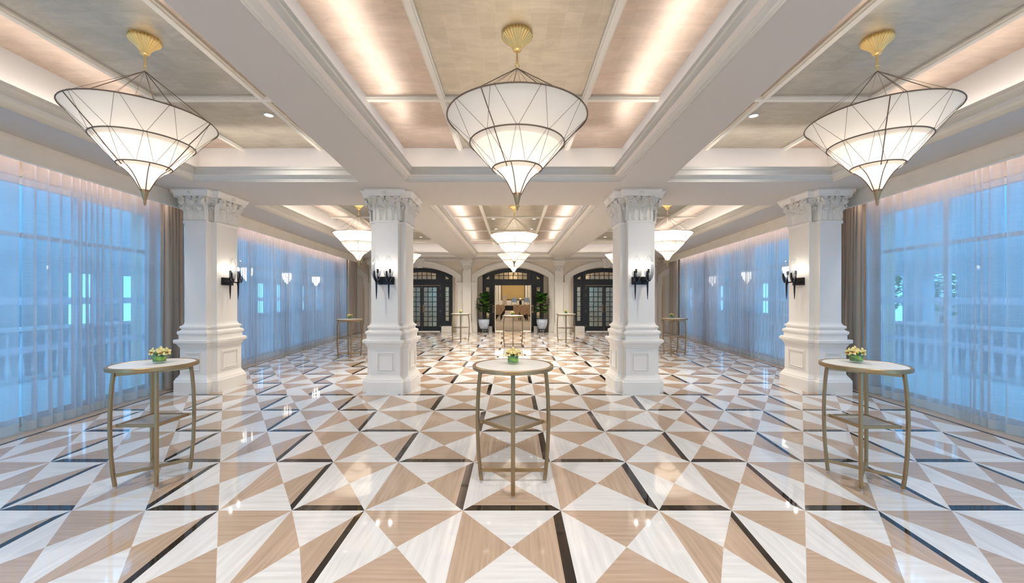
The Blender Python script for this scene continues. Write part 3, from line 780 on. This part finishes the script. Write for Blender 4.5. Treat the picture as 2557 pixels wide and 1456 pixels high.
for i, (x, lab) in enumerate([(-2.26, 'white column with carved leaf capital left of the centre aisle'), (2.26, 'white column with carved leaf capital right of the centre aisle'),
                              (-5.67, 'outermost white column at the left side, beside the blue sheers'), (5.67, 'outermost white column at the right side, beside the blue sheers')]):
    o = c0 if i == 0 else copy_tree(c0); o.location = (x, 7.54, 0)
    if i > 1: o.scale = (.93, 1, 1)
    tag(o, lab, 'column', 'columns between the two bays')

# ================================================================== wall sconces
def make_sconce():
    """local: wall plane y=0, lamp stands out towards -y"""
    r = empty('wall_sconce')
    mb = MB(); mb.box(-.145, .145, -.03, -.001, -.07, .07); mb.build('backplate', M['iron'], r, bevel=.004)
    for x in (-.125, .09):
        y = -.155
        mb = MB()
        mb.tube([(x,y,-.335),(x,y,-.2),(x,y,-.08),(x,y+.005,-.02)], [.004,.013,.016,.022], 10)
        mb.tube([(x,y+.005,-.03),(x-.012,y-.03,.03),(x-.022,y-.042,.085),(x-.024,y-.044,.16)], [.02,.019,.017,.014], 8)
        mb.tube([(x,-.03,.0),(x,y*.6,-.012),(x,y,-.02)], [.014,.012,.016], 8)
        mb.build('torch_arm', M['iron'], r, smooth=.8)
        mb = MB(); mb.tube([(x+.02,y+.01,-.02),(x+.02,y+.01,.14)], .006, 8); mb.lathe([(.017,.13),(.017,.20),(.014,.205)], (x+.02,y+.01,0), 12, caps=True); sk = mb.build('candle_socket', M['iron'], r, smooth=.8)
        mb = MB(); mb.lathe([(.0,.2),(.012,.205),(.018,.225),(.015,.25),(.006,.27),(0,.275)], (x+.02,y+.01,0), 12); mb.build('bulb', M['bulb'], sk, smooth=True)
        # curved oval glass leaf behind the candle
        g = bpy.data.objects.new; mb = MB(); vs = []; fs = []; nu, nv = 10, 16
        for j in range(nv+1):
            t = j/nv; w = .086*math.sin(PI*min(max(t, .02), .985)**.85)**.7
            for i in range(nu+1):
                u = 2*i/nu-1; vs.append((u*w, -.055+.075*(1-u*u*.9), t*.45))
        for j in range(nv):
            for i in range(nu): fs.append((j*(nu+1)+i, j*(nu+1)+i+1, (j+1)*(nu+1)+i+1, (j+1)*(nu+1)+i))
        mb.add(vs, fs); gl = mb.build('glass_shade', M['smoke_glass'], r, smooth=True); gl.location = (x+.012, y+.0, -.02)
        m2 = MB(); path = [vs[j*(nu+1)] for j in range(nv+1)]+[vs[j*(nu+1)+nu] for j in range(nv, -1, -1)]; m2.tube(path, .0018, 4); m2.build('glass_edge', M['chrome'], gl)
        point_light('sconce_lamp', (x+.02, y+.01, .24), 0.55, (1, .95, .88), .02, r)
    return r
s0 = make_sconce(); ycol = 7.54-.39
for i, (x, y, rz, lab) in enumerate([(-2.26, ycol, 0, 'black twin-torch sconce on the column left of the centre aisle'), (2.26, ycol, 0, 'black twin-torch sconce on the column right of the centre aisle'),
        (-5.67+.315*.93, 7.54-.02, PI/2, 'black twin-torch sconce on the outermost left column, seen from the side'), (5.67-.315*.93, 7.54-.02, -PI/2, 'black twin-torch sconce on the outermost right column, seen from the side')]):
    if i == 0: o = s0
    else: o = copy_tree(s0)
    o.location = (x, y-.002 if rz == 0 else y, 2.0); o.rotation_euler = (0, 0, rz); tag(o, lab, 'wall lamp', 'wall sconces on the columns')

# ================================================================== chandeliers
def make_chandelier():
    r = empty('chandelier')                                   # origin at the ceiling, z goes down
    mb = MB(); mb.lathe([(.135,0),(.138,-.012),(.148,-.022),(.142,-.04),(.125,-.055),(.095,-.08),(.07,-.105),(.052,-.13),(.044,-.15),(.042,-.16)], n=224, flute=.045, nf=28)
    mb.lathe([(.044,-.155),(.04,-.168),(.0,-.17)], n=24); mb.build('canopy', M['gold'], r, smooth=True)
    mb = MB(); mb.tube([(0,0,-.16),(0,0,-.30)], .010, 12); mb.lathe([(.010,-.27),(.015,-.275),(.015,-.285),(.010,-.29)], n=12); mb.build('stem', M['gold'], r, smooth=True)
    mb = MB(); n0 = len(mb.v); mb.ring(.02, .0045, 0, 20, 6); mb.v = [(x, z, y-.318) for x, y, z in mb.v]; mb.build('hook_ring', M['gold'], r, smooth=True)
    T = [(.675, 3.435-ZC), (.458, 3.19-ZC), (.242, 2.95-ZC)]
    # shades
    prof = [[(.665,T[0][1]),(.60,T[0][1]-.07),(.52,T[0][1]-.155),(.44,T[0][1]-.235),(.395,T[0][1]-.28)],
            [(.45,T[1][1]),(.385,T[1][1]-.075),(.31,T[1][1]-.16),(.235,T[1][1]-.24),(.205,T[1][1]-.27)],
            [(.236,T[2][1]),(.185,T[2][1]-.035),(.135,T[2][1]-.08),(.095,T[2][1]-.135),(.065,T[2][1]-.19),(.042,T[2][1]-.235),(.024,T[2][1]-.262)]]
    for k, pr in enumerate(prof):
        mb = MB(); mb.lathe(pr, n=64); sh = mb.build('lamp_shade', M['shade'], r, smooth=True)
    for k, (R, z) in enumerate(T):
        mb = MB(); mb.ring(R, .0065, z, 72, 6); mb.build('shade_ring', M['bronze'], r, smooth=True)
    # flat ribs on the shades
    for k, pr in enumerate(prof):
        na = 3 if k < 2 else 6
        for i in range(na):
            a = 2*PI*i/na+(1.35*PI if k < 2 else 1.42*PI)
            mb = MB(); pts = [(math.cos(a)*(q+.006), math.sin(a)*(q+.006), z) for q, z in pr]; mb.tube(pts, .0048, 6); mb.build('rib', M['bronze'], r, smooth=True)
    # zigzag cords
    mb = MB(); rc = .0019; NN = 10
    for (Ra, za), (Rb, zb), ph in ((T[0], T[1], 0), (T[1], T[2], .5)):
        for i in range(NN):
            a = 2*PI*(i+ph)/NN
            for s in (-1, 1):
                a1 = a+s*.022; b = a+s*2*PI*.5/NN-s*.022
                mb.tube([(math.cos(a1)*(Ra+.008), math.sin(a1)*(Ra+.008), za+.008), (math.cos(b)*(Rb+.008), math.sin(b)*(Rb+.008), zb)], rc, 5, caps=False)
    mb.build('cord_netting', M['bronze'], r)
    mb = MB()
    for i in range(NN):
        a = 2*PI*i/NN; thick = .0045 if i % 3 == 0 else .0018
        mb.tube([(0,0,-.337), (math.cos(a)*T[0][0], math.sin(a)*T[0][0], T[0][1])], thick, 5, caps=False)
    mb.build('hanging_wires', M['bronze'], r)
    mb = MB(); z = T[2][1]-.235
    mb.lathe([(.040,z),(.042,z-.004),(.028,z-.06),(.014,z-.115),(.010,z-.122),(.016,z-.126),(.016,z-.134),(.010,z-.138),(.013,z-.146),(.011,z-.155),(.0,z-.17)], n=24); mb.build('finial', M['brass'], r, smooth=True)
    for zz, R, p in ((T[0][1]-.20, .0, 1.1), (T[1][1]-.18, 0, .28), (T[2][1]-.05, 0, .07)):
        point_light('chandelier_lamp', (0, 0, zz), P_LAMP*p*2.2, WARM, .06, r)
    return r
ch = make_chandelier()
CH = [(.04, 3.9, 1, 'three-tiered white silk chandelier in the middle of the near bay'), (-3.65, 3.97, .87, 'three-tiered white silk chandelier over the left foreground table'), (3.61, 3.97, .87, 'three-tiered white silk chandelier over the right foreground table'),
      (.035, 11.2, 1, 'three-tiered chandelier in the far bay, directly before the centre door'), (.03, 16.1, 1, 'farthest centre chandelier, partly hidden by the one before it'),
      (-4.22, 10.95, 1, 'three-tiered chandelier of the far bay, left of the inner left column'), (4.22, 10.95, 1, 'three-tiered chandelier of the far bay, right of the inner right column'),
      (-4.36, 16.1, 1, 'farthest left chandelier, its rim just visible past the inner left column'), (4.36, 16.1, 1, 'farthest right chandelier, its rim just visible past the inner right column')]
for i, (x, y, s, lab) in enumerate(CH):
    o = ch if i == 0 else copy_tree(ch); o.location = (x, y, ZC); o.scale = (s, s, 1 if s == 1 else .965)
    o.rotation_euler = (0, 0, [0, .12, -.12, .5, .3, .8, .6, .2, .4][i]); tag(o, lab, 'chandelier', 'silk chandeliers')

# recessed downlights and air slots
def make_down():
    r = empty('recessed_downlight'); mb = MB(); mb.ring(.062, .010, -.004, 28, 6, sq=.005); mb.build('trim_ring', M['chrome'], r, smooth=True)
    mb = MB(); mb.lathe([(.055,-.005),(.045,-.001),(.0,-.0012)], n=24); mb.build('reflector', M['downlight_glow'], r, smooth=True)
    d = bpy.data.lights.new('downlight_beam', 'SPOT'); d.energy = P_DOWN; d.color = (1, .955, .91); d.spot_size = 2.6; d.spot_blend = .9; d.shadow_soft_size = .055
    l = bpy.data.objects.new('downlight_beam', d); COL.objects.link(l); l.location = (0, 0, -.02); l.parent = r
    return r
dl = make_down()
DL = [(-3.44, 5.64, 'round recessed downlight in the rose ceiling panel beside the left beam'), (3.40, 5.66, 'round recessed downlight in the rose ceiling panel beside the right beam'),
      (-.64, 13.1, 'recessed downlight in the far bay, nearer left of the centre chandeliers'), (.69, 13.1, 'recessed downlight in the far bay, nearer right of the centre chandeliers'),
      (-.64, 15.0, 'recessed downlight in the far bay, farther left of the centre chandeliers'), (.69, 15.0, 'recessed downlight in the far bay, farther right of the centre chandeliers'),
      (-3.9, 15.3, 'small downlight over the far left aisle'), (3.9, 15.3, 'small downlight over the far right aisle')]
for x in (-3.4, -.64, .69, 3.4):
    cn = {-3.4: 'far left', -.64: 'centre left', .69: 'centre right', 3.4: 'far right'}[x]
    for y, rn in ((-3.0, 'third row behind the viewer'), (-1.6, 'second row behind the viewer'), (2.0, 'row straight above the viewer')): DL.append((x, y, 'added fill downlight in the %s column, %s' % (cn, rn)))  # fill rows out of view, added to brighten the room
    for y, rn in ((9.4, 'first'), (10.6, 'second'), (17.0, 'last')): DL.append((x if abs(x) < 1 else x*1.15, y, 'recessed downlight of the far bay in the %s column, %s row' % (cn, rn)))  # first two rows are unseen fill, added to lift the far bay
for i, (x, y, lab) in enumerate(DL):
    o = dl if i == 0 else copy_tree(dl); o.location = (x, y, ZC); tag(o, lab, 'ceiling light', 'recessed downlights')
    if y > 8:
        for c in o.children:
            if c.type == 'LIGHT': c.data = c.data.copy(); c.data.energy = P_DOWN*(1.6 if abs(x) < 1 else 2.1); c.data.spot_size = 2.2 if y > 12 else 1.85; c.data.spot_blend = .6; c.data.color = (1, .93, .84); c.data.shadow_soft_size = .08
def make_slot():
    r = empty('air_slot_diffuser'); mb = MB(); mb.box(-.05, .05, -.75, .75, -.012, 0); mb.build('slot_frame', M['trim'], r)
    mb = MB()
    for x in (-.026, .0, .026): mb.box(x-.007, x+.007, -.73, .73, -.014, -.011)
    mb.build('slot', M['iron'], r); return r
sl = make_slot()
for i, (x, y, lab) in enumerate([(-5.62, 11.6, 'nearer dark air slot in the ceiling of the far left aisle'), (-5.80, 14.1, 'farther dark air slot in the ceiling of the far left aisle'), (5.62, 11.6, 'nearer dark air slot in the ceiling of the far right aisle'), (5.80, 14.1, 'farther dark air slot in the ceiling of the far right aisle')]):
    o = sl if i == 0 else copy_tree(sl); o.location = (x, y, ZC); o.rotation_euler = (0, 0, -math.copysign(math.atan(.062), x)); tag(o, lab, 'vent', 'ceiling air slots')

# ================================================================== high tables
HT = 1.087
def make_table():
    r = empty('high_table'); b = M['brass']
    mb = MB(); mb.lathe([(.32,-.035),(.366,-.035),(.37,-.03),(.37,-.004),(.366,0),(.345,0),(.340,-.004),(.32,-.006),(.32,-.035)], (0,0,HT), 64); mb.build('table_rim', b, r, smooth=.6)
    mb = MB(); mb.lathe([(0,-.02),(.342,-.02),(.342,-.004),(.338,-.002),(0,-.002)], (0,0,HT), 64); mb.build('tabletop', M['tabletop'], r)
    for k in range(4):
        a = k*PI/2-PI/2; ca, sa = math.cos(a), math.sin(a); mb = MB()
        pr = [(.29,.022),(.302,.12),(.318,.3),(.325,.5),(.326,.62),(.321,.78),(.311,.92),(.296,HT-.035)]
        mb.tube([(ca*q, sa*q, z) for q, z in pr], .019, 4, square=False)
        lg = mb.build('leg', b, r, smooth=False, bevel=.003)
        mb = MB(); mb.lathe([(.010,.008),(.014,.012),(.014,.022)], (ca*.29, sa*.29, 0), 14, caps=True); mb.lathe([(.016,0),(.016,.008)], (ca*.29, sa*.29, 0), 14, caps=True); mb.build('glide', M['chrome'], lg, smooth=.8)
    def bar(mb, p, q, w, h):
        p = Vector(p); q = Vector(q); t = (q-p).normalized(); n = t.cross(Vector((0,0,1)))*w
        mb.hexa([tuple(p-n-Vector((0,0,h))),tuple(p+n-Vector((0,0,h))),tuple(q+n-Vector((0,0,h))),tuple(q-n-Vector((0,0,h)))], [tuple(p-n+Vector((0,0,h))),tuple(p+n+Vector((0,0,h))),tuple(q+n+Vector((0,0,h))),tuple(q-n+Vector((0,0,h)))])
    for z, R, nm in ((HT-.075, .285, 'upper_crossbar'), (.115, .29, 'lower_crossbar')):
        mb = MB(); bar(mb, (-R,0,z), (R,0,z), .012, .013); bar(mb, (0,-R,z+.0005), (0,R,z+.0005), .0118, .0128); mb.build(nm, b, r)
    mb = MB(); R = .285; cs = [(0,-R),(R,0),(0,R),(-R,0)]; inn = [(x*.88, y*.88) for x, y in cs]
    for i in range(4):
        j = (i+1) % 4
        mb.hexa([(*cs[i],.545),(*cs[j],.545),(*inn[j],.545),(*inn[i],.545)], [(*cs[i],.572),(*cs[j],.572),(*inn[j],.572),(*inn[i],.572)])
    for x, y in cs: mb.box(x*1.02-.012, x*1.02+.012, y*1.02-.012, y*1.02+.012, .548, .568)
    mb.build('shelf_frame', b, r)
    mb = MB(); mb.hexa([(*p,.55) for p in inn], [(*p,.563) for p in inn]); mb.build('shelf', M['shelf'], r)
    return r
tb = make_table()
TBL = [(0.0, 3.68, 1, 0, 'nearest', 'round high table with brass legs in the middle foreground'), (-3.35, 3.74, .90, PI/4, 'left', 'round high table with brass legs in the left foreground'), (3.24, 3.70, .90, PI/4, 'right', 'round high table with brass legs in the right foreground'),
       (-4.65, 11.4, 1, .5, 'lb', 'distant high table standing by the left sheers'), (4.75, 11.8, 1, .9, 'rb', 'distant high table standing by the right sheers'),
       (0.0, 13.7, 1, 0, 'cb', 'distant high table before the open centre door'), (-2.0, 15.3, 1, .15, 'lc', 'distant high table between the left door and the left potted fig'), (1.99, 15.05, 1, -.15, 'rc', 'distant high table between the right door and the right potted fig')]
for i, (x, y, s, rz, _, lab) in enumerate(TBL):
    o = tb if i == 0 else copy_tree(tb); o.location = (x, y, 0); o.scale = (s, s, 1); o.rotation_euler = (0, 0, rz); tag(o, lab, 'table', 'round high tables')

# flowers in low glass vases
def blade(mb, base, dirv, L, w, up, mi=0, fold=.25, n=6):
    d = Vector(dirv).normalized(); side = d.cross(Vector((0,0,1))).normalized(); nrm = side.cross(d).normalized(); vs = []; fs = []
    for j in range(n+1):
        t = j/n; ww = w*math.sin(PI*min(max(t, .04), .97)**.8)**.8
        c = Vector(base)+d*(L*t)+Vector((0,0,1))*(up*L*math.sin(t*PI*.5)-up*.8*L*t*t)
        for u in (-1, 0, 1): vs.append(tuple(c+side*u*ww+nrm*abs(u)*ww*fold))
    for j in range(n):
        for u in range(2): fs.append((j*3+u, j*3+u+1, (j+1)*3+u+1, (j+1)*3+u))
    mb.add(vs, fs, mi)
def make_flowers(seed=1, nb=4):
    rnd = random.Random(seed); r = empty('flower_arrangement')
    mb = MB(); mb.lathe([(0,.0),(.052,.0),(.055,.004),(.055,.082),(.052,.082),(.051,.014),(0,.014)], n=36); mb.build('glass_vase', M['vase_glass'], r, smooth=.6)
    mb = MB(); mb.lathe([(0,.016),(.0485,.016),(.0490,.074),(0,.074)], n=36); mb.build('wrapped_leaf', M['leaf_green'], r, smooth=.6)
    mb = MB()
    vs = []; fs = []
    for i in range(31):
        a = PI+PI*1.0*i/30+.3; w = .013*math.sin(PI*i/30)+.003; zc = .050+.008*math.sin(a*2)
        vs += [(math.cos(a)*.0498, math.sin(a)*.0498, zc-w), (math.cos(a)*.0498, math.sin(a)*.0498, zc+w)]
    for i in range(30): fs.append((i*2, i*2+2, i*2+3, i*2+1))
    mb.add(vs, fs); mb.build('leaf_band', M['leaf_band'], r)
    mb = MB()
    for i in range(13):
        a = 2*PI*i/13+rnd.uniform(-.2,.2); el = rnd.uniform(.05,.55); blade(mb, (math.cos(a)*.02, math.sin(a)*.02, .075), (math.cos(a), math.sin(a), el), rnd.uniform(.055,.085), rnd.uniform(.014,.020), .3)
    mb.build('leaves', M['leaf_green'], r, smooth=True)
    pos = [(-.036,-.024,.105,-.5,.2), (.030,-.028,.103,.35,.25), (.0,.030,.112,.1,.9), (-.045,.02,.092,-1.2,.4), (.048,.015,.10,1.0,.4)][:nb]
    for (x, y, z, az, tilt) in pos:
        mb = MB(); f = Vector((math.sin(az), -math.cos(az), .35)).normalized(); s = f.cross(Vector((0,0,1))).normalized(); u = s.cross(f).normalized()
        for k in range(5):
            a = PI/2+2*PI*k/5; d = s*math.cos(a)+u*math.sin(a); vs = []; fs = []; L = .040*(1.08 if k == 0 else 1)
            q = d.cross(f)
            for j in range(7):
                t = j/6; w = .0135*math.sin(PI*min(max(t,.06),.96)**.8)**.75; c = Vector((x,y,z))+d*L*t+f*(.014*math.sin(t*PI*.7))
                for uu in (-1,0,1): vs.append(tuple(c+q*uu*w+f*abs(uu)*w*.25))
            for j in range(6):
                for uu in range(2): fs.append((j*3+uu, j*3+uu+1, (j+1)*3+uu+1, (j+1)*3+uu))
            mb.add(vs, fs)
        fo = mb.build('orchid_bloom', M['petal'], r, smooth=True)
        mb = MB(); c = Vector((x,y,z))+f*.008-u*.004
        mb.tube([tuple(c), tuple(c+f*.008-u*.004), tuple(c+f*.016-u*.010)], [.005,.0075,.003], 8); mb.build('lip', M['lip'], fo, smooth=True)
    return r
fa = make_flowers(3, 5)
FL = [(0, 3.70, 'middle foreground', 0), (-3.32, 3.76, 'left foreground', .3), (3.24, 3.78, 'right foreground', -.3), (-4.66, 11.45, 'distant left-hand sheers', 1), (4.70, 11.85, 'distant right-hand sheers', 2), (-.02, 13.72, 'distant centre-door', .5), (-2.0, 15.33, 'distant left-door', 1.4), (2.0, 15.1, 'distant right-door', 2.2)]
for i, (x, y, lab, rz) in enumerate(FL):
    o = fa if i == 0 else copy_tree(fa); o.location = (x, y, HT-.001); o.rotation_euler = (0, 0, rz)
    tag(o, 'cream orchids in a low glass vase on the %s high table' % lab, 'flowers', 'orchid arrangements')

# ================================================================== potted figs
def make_fig(seed, H=1.25):
    rnd = random.Random(seed); r = empty('potted_fig')
    mb = MB(); mb.lathe([(0,0),(.155,0),(.165,.01),(.20,.09),(.235,.19),(.262,.30),(.27,.37),(.262,.43),(.258,.45),(.275,.46),(.275,.475),(.25,.475),(.245,.44),(0,.43)], n=48); mb.build('planter_pot', M['china'], r, smooth=.7)
    mb = MB(); mb.lathe([(0,.445),(.243,.44)], n=32); mb.build('soil', M['soil'], r)
    mb = MB(); mb.tube([(0,0,.43),(.01,.0,.7),(-.01,.01,1.0),(.015,0,1.35),(0,0,H+.15)], [.024,.02,.018,.016,.01], 8)
    br = []
    for k in range(6):
        a = rnd.uniform(0, 2*PI); z = rnd.uniform(.85, H); p = (math.cos(a)*.22, math.sin(a)*.2, z+.22); mb.tube([(0,0,z),(p[0]*.5,p[1]*.5,z+.1),p], [.012,.009,.005], 6); br.append(p)
    mb.build('trunk', M['trunk'], r, smooth=True)
    mb = MB()
    for k in range(84):
        t = rnd.random(); a = rnd.uniform(0, 2*PI); z = .88+.74*t+rnd.uniform(-.03,.03)
        R = .12+.14*math.sin(PI*min(1, t*.8+.18)); L = rnd.uniform(.22, .31)
        el = -.35+1.2*t+rnd.uniform(-.4,.4)
        blade(mb, (math.cos(a)*R*.6, math.sin(a)*R*.6, z), (math.cos(a), math.sin(a), el), L, L*rnd.uniform(.42,.54), .1, mi=1 if rnd.random() < .3 else 0, fold=.12, n=7)
    mb.build('foliage', [M['leaf_dark'], M['leaf_light']], r, smooth=True)
    return r
def make_stand():
    r = empty('planter_stand'); mb = MB(); mb.lathe([(.0,.15),(.19,.15),(.20,.165),(.20,.175),(.0,.175)], n=32); mb.build('stand_top', M['iron'], r, smooth=.6)
    for k in range(5):
        a = 2*PI*k/5+.3; ca, sa = math.cos(a), math.sin(a); mb = MB(); mb.tube([(ca*.16,sa*.16,.155),(ca*.215,sa*.215,.11),(ca*.17,sa*.17,.05),(ca*.21,sa*.21,.012)], [.02,.018,.014,.018], 8); mb.build('leg', M['iron'], r, smooth=True)
    mb = MB(); mb.ring(.17, .010, .05, 32, 6); mb.build('stretcher_ring', M['iron'], r, smooth=True); return r
st = make_stand()
for i, (x, lab, sd) in enumerate([(-1.40, 'left', 5), (1.40, 'right', 12)]):
    o = st if i == 0 else copy_tree(st); o.location = (x, 19.35, 0)
    tag(o, 'black wooden stand under the blue and white planter on the %s of the open door' % lab, 'plant stand', 'planter stands')
    f = make_fig(sd); f.location = (x, 19.35, .176); tag(f, 'fiddle-leaf fig in a blue and white pot on the %s of the open door' % lab, 'potted plant', 'potted figs')

# ================================================================== the ballroom beyond the open door
BY0, BY1, BW = 20.95, 60.5, 8.0
mb = MB(); mb.box(-BW, BW, YB+.6, BY1, -.02, .0); struct(mb.build('floor_ballroom', M['carpet']))
mb = MB(); mb.box(-BW, BW, BY1, BY1+.2, 0, 6); struct(mb.build('wall_ballroom_end', M['wall']))
for s in (-1, 1):
    mb = MB(); mb.box(s*BW, s*(BW+.2), YB+.6, BY1, 0, 6); struct(mb.build('wall_ballroom_side', M['wall']))
mb = MB(); mb.box(-BW, BW, YB+.6, BY1, 6, 6.2); struct(mb.build('ceiling_ballroom', M['cove']))
mb = MB(); mb.box(-BW, BW, YB+.6, YB+.7, ZS+.02, 6); struct(mb.build('wall_ballroom_near', M['wall']))
for y in (25, 33, 41, 49, 56): area_light('ballroom_fill_light', (0, y, 5.95), 8, 3, 210, (1, .88, .74))  # unseen panels added to light the ballroom
mb = MB(); mb.box(-1.75, 1.78, BY1-.12, BY1, 1.35, 5.2); pn = MB(); pn.box(-1.66, 1.69, BY1-.16, BY1-.11, 1.44, 5.1)
fr = mb.build('fabric_wall_panel', M['brown_trim']); pn.build('fabric', M['ballroom_panel'], fr); tag(fr, 'gold fabric wall panel in a dark frame behind the stage', 'wall panel')
for s in (-1, 1):
    mb = MB(); mb.box(s*2.0-.14, s*2.0+.14, BY1-.34, BY1, 0, 6); mb.box(s*2.4-.12, s*2.4+.12, BY1-.33, BY1, 0, 6); trim(mb, M['trim'])
mb = MB()
for k in range(4): mb.box(-BW, BW, BY1-.3+k*.05, BY1, .0+k*.3, .3+k*.3-.02)
trim(mb, M['trim'])
stg = MB(); stg.box(-4, 4, 52.6, 58.5, .62, .68); so = stg.build('stage', M['carpet'])
sk = MB(); vs = []; fs = []
for i in range(161): vs += [(-4+8*i/160, 52.55+.04*math.sin(i*1.9), 0.0), (-4+8*i/160, 52.55+.03*math.sin(i*1.9), .62)]
for i in range(160): fs.append((i*2, i*2+2, i*2+3, i*2+1))
sk.add(vs, fs); sk.build('stage_skirt', M['iron'], so, smooth=True); tag(so, 'low stage with black pleated skirt at the end of the ballroom', 'stage')
def make_armchair():
    r = empty('armchair'); mb = MB(); mb.box(-.33,.33,-.28,.30,.38,.50); mb.build('seat', M['blue_fabric'], r, bevel=.03)
    mb = MB(); mb.hexa([(-.33,.22,.45),(.33,.22,.45),(.33,.34,.45),(-.33,.34,.45)], [(-.35,.34,1.0),(.35,.34,1.0),(.35,.44,1.0),(-.35,.44,1.0)]); mb.build('backrest', M['blue_fabric'], r, bevel=.03)
    for s in (-1, 1):
        mb = MB(); mb.tube([(s*.38,-.28,0),(s*.38,-.28,.62),(s*.38,.3,.62)], .022, 6); mb.tube([(s*.38,.32,0),(s*.38,.32,.62)], .022, 6); mb.build('arm_frame', M['iron'], r)
    return r
ac = make_armchair()
for i, (x, s) in enumerate([(.17, 'left'), (1.92, 'right')]):
    o = ac if i == 0 else copy_tree(ac); o.location = (x, 55.6, .68); tag(o, 'grey blue armchair with black frame on the stage, the %s one' % s, 'armchair', 'stage armchairs')
r = empty('side_table', (1.03, 55.6, .68)); mb = MB(); mb.box(-.3,.3,-.25,.25,.52,.56); mb.build('table_top', M['iron'], r); mb = MB(); mb.box(-.18,.18,-.16,.16,0,.52); mb.build('base', M['iron'], r); tag(r, 'small black side table between the two stage armchairs', 'table')
r = empty('flower_ball', (1.03, 55.6, 1.24)); mb = MB(); mb.lathe([(.0,0),(.06,0),(.05,.1),(.07,.12)], n=16); mb.build('vase', M['iron'], r)
mb = MB(); mb.lathe([(0,.1),(.10,.12),(.155,.2),(.16,.26),(.13,.34),(.06,.385),(0,.39)], n=20, flute=.06, nf=7); mb.build('blooms', M['white_flower'], r, smooth=True); tag(r, 'round bunch of white flowers on the black stage table', 'flowers')
r = empty('lectern', (-1.13, 54.2, .68)); mb = MB(); mb.box(-.28,.28,-.2,.2,0,1.12); mb.build('body', M['lectern_stone'], r); mb = MB(); mb.box(-.31,.31,-.24,.24,1.12,1.2); mb.box(-.25,.25,-.18,.2,1.2,1.36); mb.build('reading_top', M['lectern_stone'], r); tag(r, 'grey veined stone lectern standing on the stage', 'lectern')
def chair_mesh():
    r = empty('banquet_chair')
    mb = MB(); mb.box(-.21,.21,-.24,.2,.44,.50); mb.build('seat', M['chair_cream'], r, bevel=.015)
    mb = MB(); n = 10                                       # rounded back, its rear faces the door
    lo = []; hi = []
    for i in range(n+1):
        a = PI*i/n; x = .21*math.cos(a); z = .72+.22*math.sin(a)**.7
        lo.append((x, -.25, z)); hi.append((x, -.20, z))
    pts_l = [(.21,-.25,.45)]+lo+[(-.21,-.25,.45)]; pts_h = [(.21,-.20,.45)]+hi+[(-.21,-.20,.45)]
    mb.loft([pts_l, pts_h]); mb.build('backrest', M['chair_tan'], r)
    for sx in (-1, 1):
        for sy in (-1, 1):
            mb = MB(); mb.tube([(sx*.19, sy*.2-.01, .45), (sx*.2, sy*.23-.01, 0)], .014, 4); mb.build('leg', M['iron'], r)
    return r
bc = chair_mesh(); first = True
for ci, x in enumerate((-1.62, -1.10, .24, .76, 1.28, 1.80)):
    side_n = 'left' if x < 0 else 'right'
    for rr in range(12):
        y = 29.4+rr*1.35
        if abs(x)/y > .056: continue
        o = bc if first else copy_tree(bc); first = False; o.location = (x, y, 0)
        near = rr == 0
        if near: lab = {-1.10: 'rounded tan banquet chair nearest the door, left of the aisle', .24: 'rounded tan banquet chair nearest the door, just right of the aisle', .76: 'rounded tan banquet chair nearest the door, second right of the aisle', 1.28: 'rounded tan banquet chair nearest the door, partly behind the right door leaf'}.get(x, 'tan banquet chair in the front row')
        else: lab = 'rounded tan banquet chair, row %s from the door, %s of the ballroom aisle' % (['first','second','third','fourth','fifth','sixth','seventh','eighth','ninth','tenth','eleventh','twelfth'][rr], {-1.62:'second left', -1.10:'immediately left', .24:'immediately right', .76:'second right', 1.28:'third right', 1.80:'fourth right'}[x])
        tag(o, lab, 'chair', 'banquet chairs in rows')

# ================================================================== planting, garden wall and added backdrops beyond the veranda
def shrub(x, y, s, seed, lab):
    rnd = random.Random(seed); r = empty('garden_tree', (x, y, 0)); mb = MB(); mb.tube([(0,0,-.1),(0,0,1.6*s)], .08, 8); mb.build('trunk', M['trunk'], r)
    mb = MB()
    for k in range(420):
        a = rnd.uniform(0, 2*PI); e = rnd.uniform(-1, 1); q = rnd.random()**.4*1.1*s; p = (q*math.cos(a)*math.sqrt(1-e*e), q*math.sin(a)*math.sqrt(1-e*e), 1.9+q*e)
        blade(mb, p, (math.cos(a+1), math.sin(a+1), rnd.uniform(-.4,.6)), .28, .07, .2, n=3)
    mb.build('foliage', M['tree_leaf'], r, smooth=True); tag(r, lab, 'tree', 'garden trees')
shrub(13.0, 14.3, .72, 4, 'green garden tree seen dimly through the near right sheers'); shrub(13.0, 12.1, .72, 6, 'green garden tree glimpsed behind the right foreground flowers')
mb = MB(); mb.box(17, 17.4, -4, 40, -.1, 6.5); struct(mb.build('backdrop_wall', M['backdrop']))  # blank wall added to dim the sky behind the openings
mb = MB(); mb.box(15, 15.3, 9, 15, -.1, 1.55); struct(mb.build('garden_wall', M['brick']))
mb = MB(); mb.box(-17.4, -17, -4, 40, -.1, 6.5); struct(mb.build('backdrop_wall', M['backdrop']))  # added on the left too, holding back the bright sky
